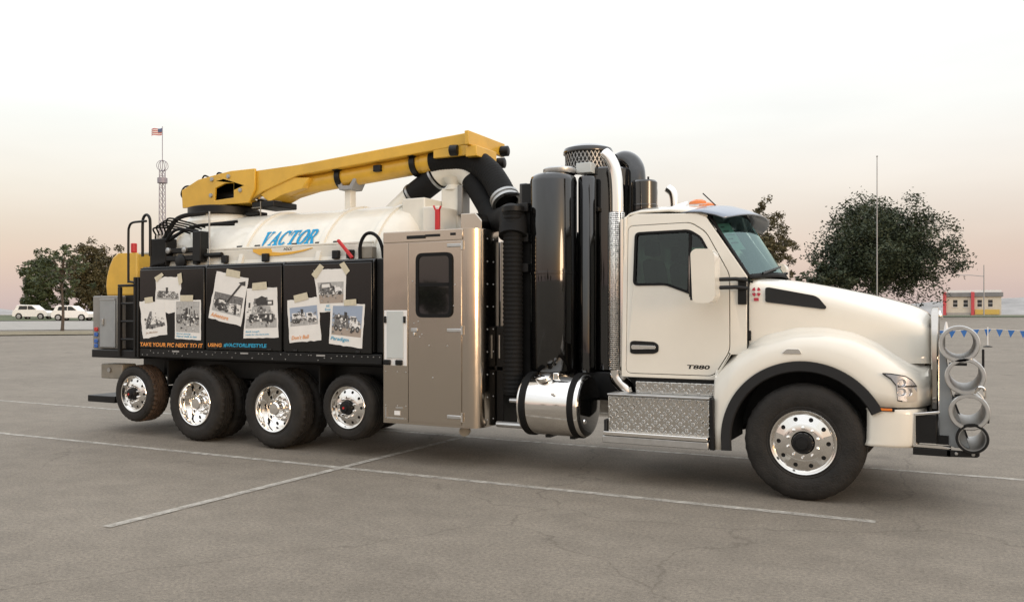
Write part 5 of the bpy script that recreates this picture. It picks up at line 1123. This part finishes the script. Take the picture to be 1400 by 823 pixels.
# ================================================================== cab
def tumble(p):
    """cab sides lean in above the belt line (right side; the left is mirrored)"""
    return (p[0], p[1] + max(0.0, p[2] - 2.05) * 0.11, p[2])
cab_out = [(-3.085, 1.10), (-3.085, 2.72), (-3.04, 2.80), (-2.95, 2.83), (-2.30, 2.80), (-2.20, 2.755), (-1.775, 2.14), (-1.775, 1.36), (-1.93, 1.36), (-2.09, 1.10)]
door_out = rounded([(-3.03, 1.145), (-3.03, 2.70), (-2.36, 2.705), (-2.20, 2.60), (-1.95, 2.16), (-1.945, 1.40), (-2.10, 1.145)], 0.06, 5)
win_out = rounded([(-2.945, 2.075), (-2.945, 2.62), (-2.37, 2.625), (-2.25, 2.55), (-2.08, 2.24), (-2.06, 1.955), (-2.28, 1.955), (-2.60, 2.075)], 0.045, 4)
for side in (0, 1):
    f = (lambda mb: mb.map(tumble)) if side == 0 else (lambda mb: mir(mb.map(tumble)))
    f(MB().prism(cab_out, 8.44, 8.475, [inset(door_out, -0.007)])).build('cab_side', 'white_paint', TR, bevel=0.006)
    f(MB().prism(cab_out, 8.478, 8.50, [inset(win_out, 0.012)])).build('cab_liner', 'dark_plastic', TR)
    dr = f(MB().prism(door_out, 8.437, 8.474, [win_out])).build('cab_door', 'white_paint', TR, bevel=0.006)
    f(MB().prism(inset(win_out, -0.012), 8.430, 8.4365, [inset(win_out, 0.014)])).build('window_seal', 'black_rubber', dr)
    f(MB().prism(inset(win_out, 0.002), 8.452, 8.458)).build('door_glass', 'side_glass', dr)
    f(MB().prism([(-2.375, 1.98), (-2.375, 2.61), (-2.345, 2.61), (-2.345, 1.97)], 8.444, 8.4515)).build('vent_divider', 'black_rubber', dr)
    f(MB().prism(rounded([(-2.985, 1.355), (-2.985, 1.47), (-2.95, 1.485), (-2.72, 1.475), (-2.675, 1.445), (-2.675, 1.375), (-2.72, 1.352), (-2.94, 1.345)], 0.02, 3), 8.429, 8.4365)).build('handle_recess', 'black_paint', dr)
    f(MB().prism(rounded([(-2.965, 1.395), (-2.965, 1.44), (-2.70, 1.435), (-2.70, 1.40)], 0.02, 4), 8.405, 8.4285)).build('door_handle', 'chrome', dr, bevel=0.006)
    V, F = text_mesh('T880', 0.15, 0.03)
    f(MB().add([(-2.375 + 0.235 * a if side == 0 else -2.14 - 0.235 * a, 8.4352, 1.205 + 0.042 * b) for a, b in V], F)).build('model_lettering', 'black_paint', dr, smooth=0)
# roof
rows = []
for X, ze, zc, we in ((-3.09, 2.70, 2.80, 0.985), (-3.08, 2.78, 2.88, 0.975), (-3.03, 2.825, 2.925, 0.965), (-2.92, 2.845, 2.95, 0.96), (-2.6, 2.845, 2.955, 0.96), (-2.34, 2.815, 2.93, 0.96), (-2.2, 2.765, 2.90, 0.955)):
    r_ = []
    for i in range(25):
        t = -1 + 2 * i / 24; z = zc - (zc - ze) * abs(t) ** 3.2; fx = 0.17 * (1 - t * t) * max(0, min(1, (X + 2.6) / 0.4)) if X > -2.6 else 0
        r_.append((X + fx, CY + t * we, z))
    rows.append(r_)
MB().grid(rows).build('roof', 'white_paint', TR, smooth=60, solid=0.02)
MB().box(-3.08, -3.05, 8.49, 10.51, 1.12, 2.80).build('cab_back', 'white_paint', TR, bevel=0.01)
MB().box(-3.04, -1.80, 8.51, 10.49, 1.11, 1.16).box(-1.83, -1.79, 8.52, 10.48, 1.161, 2.02).build('cab_floor', 'dark_plastic', TR)
# windshield
def ws(u, v, off=0.0):
    """u across -1..1, v up 0..1"""
    w0, w1 = 1.0, 0.935
    xb = -1.775 + 0.17 * (1 - u * u); xt = -2.205 + 0.17 * (1 - u * u)
    return (xb + (xt - xb) * v + off, CY + u * (w0 + (w1 - w0) * v), 2.13 + 0.05 * (1 - u * u) + (0.66 + 0.03 * (1 - u * u)) * v + off * 0.5)
wsd = MB().grid([[ws(-0.985 + 1.97 * i / 24, j / 8) for i in range(25)] for j in range(9)]).build('windshield', 'wind_glass', TR, smooth=60)
mb = MB()
for u0, u1 in ((-1.01, -0.965), (0.965, 1.01)): mb.grid([[ws(u, j / 8, 0.008) for u in (u0, u1)] for j in range(9)])
mb.grid([[ws(-1 + 2 * i / 24, v, 0.008) for i in range(25)] for v in (-0.03, 0.035)]); mb.grid([[ws(-1 + 2 * i / 24, v, 0.008) for i in range(25)] for v in (0.965, 1.03)])
mb.build('windshield_seal', 'black_rubber', wsd, smooth=60, solid=0.012)
def wnote(u, v): return ws(-0.92 + 0.26 * u, 0.42 + 0.42 * v, -0.012)
nt_ = MB().grid([[wnote(i / 4, j / 4) for i in range(5)] for j in range(5)])
for k in range(5):
    v = 0.84 - k * 0.15; nt_.grid([[Vector(wnote(u, q)) + Vector((0.004, 0, 0.002)) for u in (0.12, 0.4 + 0.1 * ((k * 7) % 5))] for q in (v, v + 0.05)], m=1)
nt_.build('window_note', ['note_green', 'ink_mid'], wsd, smooth=0, label='pale green sheet stuck inside the windshield')
for u0, u1 in ((-0.75, -0.05), (0.1, 0.8)):
    MB().tube([Vector(ws(u0 + (u1 - u0) * i / 6, 0.02 + 0.10 * i / 6, 0.03)) for i in range(7)], 0.012, 6).build('wiper', 'black_paint', wsd)
# interior
for y in (9.0, 10.0):
    s_ = MB().box(-2.78, -2.28, y - 0.25, y + 0.25, 1.55, 1.72).build('seat', 'seat_cloth', TR, bevel=0.05, segs=3)
    MB().prism([(-2.86, 1.7), (-2.98, 2.35), (-2.86, 2.38), (-2.72, 1.72)], y - 0.24, y + 0.24).build('seat_back', 'seat_cloth', s_, bevel=0.05, segs=3)
    MB().prism([(-2.98, 2.40), (-2.98, 2.58), (-2.88, 2.58), (-2.86, 2.42)], y - 0.14, y + 0.14).build('head_rest', 'seat_cloth', s_, bevel=0.03)
MB().prism([(-1.84, 1.5), (-2.12, 1.55), (-2.12, 1.95), (-2.0, 2.06), (-1.84, 2.08)], 8.53, 10.47).build('dashboard', 'dark_plastic', TR, bevel=0.03)
MB().tube([(-2.22 + 0.06 * math.sin(a), 10.0 + 0.23 * math.cos(a), 1.98 + 0.2 * math.sin(a)) for a in [i * math.pi / 12 for i in range(25)]], 0.016, 8).build('steering_wheel', 'dark_plastic', TR)
MB().box(-2.75, -2.45, 8.62, 8.70, 2.56, 2.66).build('sun_blind', 'seat_cloth', TR, bevel=0.01)
# visor, roof lamps, horn, aerial
rows = []
for k, (X, ze, zc, we) in enumerate(((-2.46, 2.81, 2.935, 0.93), (-2.34, 2.82, 2.95, 0.985), (-2.20, 2.81, 2.935, 1.0), (-2.06, 2.775, 2.885, 0.995), (-1.98, 2.745, 2.84, 0.98), (-1.972, 2.735, 2.828, 0.975))):
    rows.append([(X + 0.17 * (1 - t * t) * (0.6 + 0.08 * k) - 0.05 * abs(t) ** 6, CY + t * we, zc - (zc - ze) * abs(t) ** 2.6) for t in [-1 + 2 * i / 24 for i in range(25)]])
MB().grid(rows).build('sun_visor', 'visor_blue', TR, smooth=60, solid=0.012)
for x, y in ((-2.40, 8.95), (-2.38, 9.25), (-2.37, 9.5), (-2.38, 9.75), (-2.40, 10.05)):
    MB().lathe([(0.055, 0), (0.05, 0.03), (0.03, 0.05), (0, 0.054)], (x, y, 2.948), (0, 0, 1), 14, close=True).map(lambda p, x=x: (x + (p[0] - x) * 1.8, p[1], p[2])).build('roof_lamp', 'amber_lens', TR)
MB().tube(smooth_path([(-2.86, 9.62, 2.93), (-2.86, 9.62, 3.08), (-2.88, 9.62, 3.19), (-2.94, 9.62, 3.25)], 6), 0.05, 20, rs=None, cap=False).build('chrome_snorkel', 'chrome', TR, solid=0.004)
MB().tube([(-2.84, 9.3, 2.96), (-2.60, 9.3, 2.985)], 0.028, 14, rs=[0.02, 0.055]).build('air_horn', 'chrome', TR)
MB().tube([(-2.22, 9.0, 2.93), (-2.36, 9.0, 3.07)], 0.007, 6).build('aerial', 'black_paint', TR)
MB().tube([(-3.1, 8.50, 1.2), (-3.1, 8.50, 2.78)], 0.02, 8).build('grab_bar', 'polished_aluminium', TR)

# ---- mirrors
mpts = [(-2.20, 1.875), (-2.22, 2.36), (-2.18, 2.395), (-2.02, 2.39), (-1.985, 2.33), (-1.98, 1.93), (-2.02, 1.875), (-2.10, 1.868)]
for side in (0, 1):
    f = (lambda mb: mb) if side == 0 else mir
    f = (lambda mb: mb) if side == 0 else (lambda mb: mir(mb.map(lambda p: (p[0] + 0.2, p[1], p[2]))))
    mm = f(MB().prism(rounded(mpts, 0.05, 4), 8.00, 8.20)).build('mirror_shell', 'white_paint', TR, bevel=0.035, segs=4)
    f(MB().prism(rounded([(-2.228, 1.90), (-2.238, 2.36), (-2.222, 2.36), (-2.212, 1.90)], 0.004, 2), 8.02, 8.19)).build('mirror_frame', 'black_paint', mm, bevel=0.005)
    f(MB().box(-2.243, -2.239, 8.035, 8.175, 1.93, 2.33)).build('mirror_glass', 'chrome', mm)
    for z in (2.02, 2.10):
        f(MB().tube([(-2.02, 8.15, z), (-1.86, 8.34, z + 0.01), (-1.775, 8.44, z)], 0.02, 8)).build('mirror_arm', 'black_paint', mm)
    f(MB().box(-1.86, -1.772, 8.425, 8.439, 1.86, 2.13)).build('mirror_base', 'black_paint', mm, bevel=0.006)

# ---- hood
WH = [(-1.77, 0.985), (-1.4, 0.955), (-1.0, 0.905), (-0.6, 0.84), (-0.3, 0.765), (-0.2, 0.72), (-0.13, 0.64)]
ZC = [(-1.77, 2.165), (-1.4, 2.118), (-1.0, 2.042), (-0.6, 1.945), (-0.35, 1.868), (-0.22, 1.815), (-0.16, 1.765), (-0.13, 1.70)]
ZE = [(-1.77, 2.075), (-1.4, 2.01), (-1.0, 1.91), (-0.6, 1.79), (-0.35, 1.70), (-0.22, 1.65), (-0.16, 1.615), (-0.13, 1.58)]
rows = []
for X in (-1.765, -1.6, -1.4, -1.2, -1.0, -0.8, -0.6, -0.45, -0.35, -0.27, -0.2, -0.16, -0.135, -0.13):
    w, zc, ze = lerp_table(WH, X), lerp_table(ZC, X), lerp_table(ZE, X); half = [(w + 0.012, 1.30), (w + 0.01, 1.36), (w + 0.006, 1.44), (w, ze - 0.12), (w - 0.008, ze - 0.05), (w - 0.03, ze), (w - 0.07, ze + 0.025), (w - 0.15, ze + 0.05 * 1.0), (w * 0.6, ze + (zc - ze) * 0.85), (w * 0.3, zc - 0.005), (0, zc)]
    if X > -0.14: half = [(max(0, a - 0.04), b - 0.02) for a, b in half]
    rows.append([(X, CY - a, b) for a, b in half] + [(X, CY + a, b) for a, b in half[-2::-1]])
hood = MB().grid(rows).build('hood', 'white_paint', TR, smooth=60, subsurf=1)
MB().box(-1.80, -1.74, 8.56, 10.44, 2.03, 2.10).build('cowl', 'dark_plastic', TR)
MB().box(-0.20, -0.16, 8.95, 10.05, 0.75, 1.62).build('radiator', 'black_paint', TR)
# fenders
AX, AZ, AR = -1.22, 0.555, 0.715
def arch(X):
    d = abs(X - AX)
    z = AZ + math.sqrt(max(0, AR * AR - d * d)) if d < AR else 0
    if X < AX: return max(z, 0.43)
    return max(z, 0.925)
ZS = [(-2.07, 1.12), (-2.0, 1.19), (-1.85, 1.33), (-1.6, 1.475), (-1.3, 1.55), (-1.05, 1.55), (-0.8, 1.50), (-0.6, 1.405), (-0.45, 1.30), (-0.35, 1.235), (-0.25, 1.18), (-0.15, 1.15)]
plan = [(-2.07, 1.185, 0.43), (-2.05, 1.215, 0.43), (-1.99, 1.23, 0.43)] + [(AX - AR * math.cos(R(a)), 1.235, None) for a in range(4, 176, 6)]
plan = [p for p in plan if p[0] < -0.60] + [(-0.58, 1.235, None), (-0.50, 1.232, None), (-0.42, 1.222, None), (-0.35, 1.195, None), (-0.29, 1.15, None), (-0.24, 1.085, None), (-0.20, 1.0, None), (-0.17, 0.90, None), (-0.15, 0.78, None), (-0.145, 0.62, None)]
def fender_row(X, w, zb):
    za = arch(X) if zb is None else zb
    zs = lerp_table(ZS, X); wh = lerp_table(WH, min(max(X, -1.77), -0.13))
    if za > zs - 0.06: zs = za + 0.06
    if w > wh + 0.22:
        q = [(w, za), (w + 0.004, za + (zs - za) * 0.3), (w - 0.004, za + (zs - za) * 0.62), (w - 0.028, za + (zs - za) * 0.85), (w - 0.075, zs - 0.01), (w - 0.15, zs + 0.025), (wh + 0.055, zs + 0.04), (wh + 0.022, zs + 0.06), (wh - 0.03, zs + 0.11)]
    else:
        q = [(w, za), (w, za + (zs - za) * 0.3), (w - 0.004, za + (zs - za) * 0.62), (w - 0.02, za + (zs - za) * 0.85), (w - 0.04, zs), (w - 0.06, zs + 0.03), (w - 0.08, zs + 0.07), (min(w - 0.09, wh - 0.02), zs + 0.10), (min(w - 0.1, wh - 0.05), zs + 0.13)]
    return q
for side in (0, 1):
    f = (lambda mb: mb) if side == 0 else mir
    rows = [[(X, CY - w, z) for w, z in fender_row(X, w0, zb)] for X, w0, zb in plan]
    fd = f(MB().grid(rows)).build('fender', 'white_paint', TR, smooth=60, solid=0.012)
    # black flare lining the wheel opening
    sec = [(-0.02, 0.035), (-0.008, 0.055), (0.078, 0.055), (0.085, 0.03), (0.085, -0.02), (0.0, -0.02)]
    rows = []
    ang = [26 + i * (182 - 26) / 40 for i in range(41)]
    pts = [(AX + math.cos(R(a)), AZ + math.sin(R(a)), a) for a in ang]
    for cx_, cz_, a in pts:
        ca, sa = math.cos(R(a)), math.sin(R(a))
        rows.append([(AX + (AR - 0.03 + e) * ca, CY - 1.235 - o + 0.03, AZ + (AR - 0.03 + e) * sa) for e, o in sec + sec[:1]])
    last = rows[-1]; rows.append([(p[0] + 0.005, p[1], p[2] - 0.10) for p in last])
    f(MB().grid(rows)).build('fender_flare', 'dark_plastic', TR, smooth=50)
    # inner wheel house
    rows = [[(AX + (AR - 0.01) * math.cos(R(a)), y, AZ + (AR - 0.01) * math.sin(R(a))) for y in (8.30, 8.95)] for a in range(22, 189, 6)]
    f(MB().grid(rows)).box(-1.98, -0.45, 8.94 if side == 0 else 8.94, 8.97, 0.62, 1.27).build('wheel_house', 'dark_plastic', TR) if side == 0 else None
    # headlight wrapping the corner
    hp = [(-0.535, 1.235), (-0.47, 1.228), (-0.425, 1.222), (-0.412, 1.218), (-0.35, 1.185), (-0.30, 1.14), (-0.262, 1.095)]
    lo = [(-0.535, 1.222), (-0.47, 1.18), (-0.425, 1.12), (-0.412, 0.985), (-0.35, 0.972), (-0.30, 0.972), (-0.262, 0.982)]; hi = [1.234, 1.232, 1.226, 1.224, 1.21, 1.175, 1.118]
    def shell(off, sx=1.0, zt=0.0):
        rows = []
        for (X, w), (_, zl), zh in zip(hp, lo, hi):
            rows.append([(X + off * 0.5, CY - w - off, zl + zt + (zh - zl - 2 * zt) * j / 4) for j in range(5)])
        return MB().grid(rows)
    hl = f(shell(0.010)).build('headlight', 'dark_plastic', TR, smooth=60, solid=0.006)
    f(shell(0.016, zt=0.010)).build('lamp_bowl', 'lamp_reflector', hl, smooth=60)
    f(shell(0.026)).build('lens', 'lamp_glass', hl, smooth=60)
    for X, w, z0_, z1_ in ((-0.372, 1.202, 1.03, 1.10), (-0.322, 1.165, 1.03, 1.10), (-0.372, 1.202, 1.125, 1.17)):
        f(MB().lathe([(0.036, -0.006), (0.030, 0.0), (0.014, 0.006), (0.0, 0.006)], (X, CY - w - 0.018, (z0_ + z1_) / 2), (-0.3, 1, 0), 14)).build('reflector', 'chrome', hl)
    f(MB().grid([[(X_ + 0.008, CY - w_ - 0.020, z) for X_, w_ in hp[3:]] for z in (1.108, 1.122)])).build('lamp_divider', 'dark_plastic', hl)
    f(MB().box(-0.575, -0.43, CY - 1.25, CY - 1.228, 0.888, 0.922).box(-0.555, -0.45, CY - 1.256, CY - 1.2501, 0.894, 0.916, 1)).build('side_marker', ['black_paint', 'amber_lens'], TR, bevel=0.004)
    f(MB().prism(rounded([(-1.41, 1.39), (-1.36, 1.435), (-1.25, 1.435), (-1.225, 1.39)], 0.015, 3), CY - 1.252, CY - 1.225)).build('turn_signal', 'chrome', TR, bevel=0.006)
    # hood side vent and emblem
    def hs(x, z, off): return (x, CY - (lerp_table(WH, x) + 0.004 + off), z)
    vent = [(-1.61, 1.885), (-1.61, 2.025), (-1.58, 2.03), (-1.16, 1.945), (-1.12, 1.925), (-1.045, 1.83), (-1.06, 1.812)]
    vb = MB().prism(rounded(vent, 0.02, 3), 0, 0.016).map(lambda p: hs(p[0], p[2], p[1] - 0.004))
    vt = f(vb).build('side_vent', 'dark_plastic', hood)
    em = MB()
    for k in range(4):
        a = R(45 + 90 * k); b = R(26)
        em.add([hs(-1.695 + 0.044 * t * math.cos(a + s), 1.985 + 0.048 * t * math.sin(a + s), 0.012) for t, s in ((0.15, 0), (1.0, -b), (1.08, 0), (1.0, b))], [(0, 1, 2, 3)])
    em.add([hs(-1.695 + 0.016 * math.cos(t), 1.985 + 0.016 * math.sin(t), 0.013) for t in [i * math.pi / 5 for i in range(10)]], [tuple(range(10))], 1)
    em.add([hs(x, z, 0.012) for x, z in ((-1.718, 1.895), (-1.672, 1.895), (-1.672, 1.926), (-1.718, 1.926))], [(0, 1, 2, 3)])
    f(em).build('emblem', ['decal_red', 'decal_white'], hood, smooth=0)
# grille
gr = MB().prism([(8.80, 0.76), (8.775, 1.20), (8.77, 1.56), (8.80, 1.66), (8.90, 1.77), (9.10, 1.82), (9.5, 1.835), (9.90, 1.82), (10.10, 1.77), (10.20, 1.66), (10.23, 1.56), (10.225, 1.20), (10.20, 0.76)], -0.150, -0.085, [[(8.93, 0.83), (8.92, 1.58), (8.99, 1.665), (10.01, 1.665), (10.08, 1.58), (10.07, 0.83)]], plane='yz').build('grille', 'dark_chrome', TR, bevel=0.025, segs=4)
for i in range(9):
    z = 0.88 + i * 0.085; MB().box(-0.135, -0.10, 8.94, 10.06, z, z + 0.022).build('grille_bar', 'chrome', gr)
MB().box(-0.150, -0.118, 9.485, 9.515, 0.84, 1.66).build('grille_bar', 'chrome', gr)
MB().box(-0.155, -0.14, 8.95, 10.05, 0.85, 1.66).build('grille_mesh', 'black_paint', gr)
MB().lathe([(0.06, 0), (0.05, 0.02), (0, 0.025)], (-0.08, CY, 1.75), (1, 0, 0.3), 16).map(lambda p: (p[0], CY + (p[1] - CY) * 1.6, p[2])).build('hood_badge', 'chrome', TR)
# bumper
def bump_rows(off, zs):
    pl_ = [(-0.66, 1.19), (-0.62, 1.225), (-0.50, 1.228), (-0.40, 1.215), (-0.32, 1.18), (-0.265, 1.12), (-0.23, 1.03), (-0.21, 0.85), (-0.20, 0.5), (-0.2, 0.0)]
    full = pl_ + [(x, -w) for x, w in pl_[-2::-1]]
    return [[(x + (o if abs(w) < 1.1 else o * 0.3), CY - w * (1 + 0.0), z) for x, w in full] for z, o in zs]
MB().grid(bump_rows(0, [(0.565, -0.06), (0.59, -0.02), (0.63, 0.0), (0.75, 0.01), (0.86, 0.012), (0.895, 0.005), (0.905, -0.03)])).build('bumper', 'white_paint', TR, smooth=50, solid=0.02)
# front equipment: bumper extension and pipe rack
bx_ = MB().box(-0.275, -0.09, 8.36, 8.72, 0.61, 0.86).build('bumper_box', 'black_paint', TR, bevel=0.01)
MB().prism([(-0.285, 0.575), (-0.285, 0.875), (-0.07, 0.905), (-0.07, 0.885), (-0.262, 0.855), (-0.262, 0.60), (-0.05, 0.60), (0.02, 0.585), (0.0, 0.57)], 8.335, 8.359).build('box_trim', 'chrome', bx_, bevel=0.004)
MB().box(-0.285, 0.02, 8.335, 8.60, 0.505, 0.568).prism([(-0.02, 0.505), (0.22, 0.515), (0.24, 0.53), (0.24, 0.565), (-0.02, 0.567)], 8.335, 8.355).build('rack_arm', 'black_paint', TR, bevel=0.006)
for x in (0.06, 0.19): MB().lathe([(0.016, 0), (0.012, -0.008), (0, -0.009)], (x, 8.3345, 0.54), (0, 1, 0), 10).build('arm_bolt', 'zinc', TR)
MB().box(-0.1, 0.0, 8.42, 10.5, 0.6, 0.68).build('rack_beam', 'black_paint', TR)
tubes = [(0.082, 1.503, 0.162, 'rack_grey'), (0.128, 1.222, 0.160, 'rack_grey'), (0.158, 0.912, 0.160, 'rack_grey'), (0.182, 0.682, 0.130, 'black_paint')]
for y in (8.44, 9.10):
    pr = [(-0.075, 1.58), (-0.075, 0.68), (-0.04, 0.61), (0.05, 0.575), (0.17, 0.575), (0.10, 0.80), (0.03, 1.0), (0.0, 1.20), (-0.03, 1.45), (-0.03, 1.58)]
    rk = MB().prism(pr, y, y + 0.02).build('pipe_rack', 'rack_grey', TR, bevel=0.005)
    for i, (x, z, r, m_) in enumerate(tubes[:3]):
        MB().tube([(x + 0.136 * math.cos(R(a)), y + 0.05, z + 0.136 * math.sin(R(a))) for a in range(-100, 110, 10)], 0.012, 6).build('retaining_strap', 'zinc', rk)
lab = ['uppermost metal suction tube on the front pipe rack', 'second suction tube from the top of the front rack', 'third suction tube down, below the chrome hook', 'lowest smaller suction tube with a black rim']
for i, (x, z, r, m_) in enumerate(tubes):
    L0, L1 = 8.30, 9.25; t = thing('suction_tube', (x, 8.8, z - 0.1), lab[i], 'tube', 'suction tubes carried on the front rack')
    ri = r * 0.78
    MB().lathe([(ri, L0), (ri + 0.006, L0), (ri + 0.006, L1), (ri, L1), (ri, L0)], (x, 0, z), (0, 1, 0), 44).build('pipe', 'zinc', t)
    MB().lathe([(ri + 0.0065, L0 + 0.004), (ri + 0.0065, L0 - 0.012), (r - 0.006, L0 - 0.012), (r, L0 - 0.004), (r, L0 + 0.03), (r - 0.012, L0 + 0.04), (ri + 0.0065, L0 + 0.045)], (x, 0, z), (0, 1, 0), 44).build('flange', 'dull_aluminium' if i < 3 else 'black_paint', t)
    if i in (0, 1):
        MB().box(x - 0.08, x + 0.06, 8.31, 8.35, z - r - 0.028, z - r - 0.004).build('clamp', 'black_paint', t, bevel=0.004)
MB().tube(smooth_path([(0.20, 8.30, 1.08), (0.23, 8.27, 1.13), (0.27, 8.27, 1.12), (0.28, 8.29, 1.04)], 5), 0.012, 8).build('rack_hook', 'chrome', TR)
MB().box(0.255, 0.275, 8.32, 8.34, 1.3, 1.46).build('rack_catch', 'black_paint', TR, bevel=0.004)
MB().box(0.295, 0.312, 8.32, 8.34, 0.82, 0.92).build('rack_catch', 'black_paint', TR, bevel=0.004)

# hood latch strap and seam strip at the cowl
MB().box(-1.80, -1.745, 8.462, 8.52, 1.50, 1.60).build('hood_latch', 'black_rubber', TR, bevel=0.008)
MB().box(-1.772, -1.768, 8.46, 8.56, 1.30, 2.08).build('hood_seam', 'black_rubber', TR)
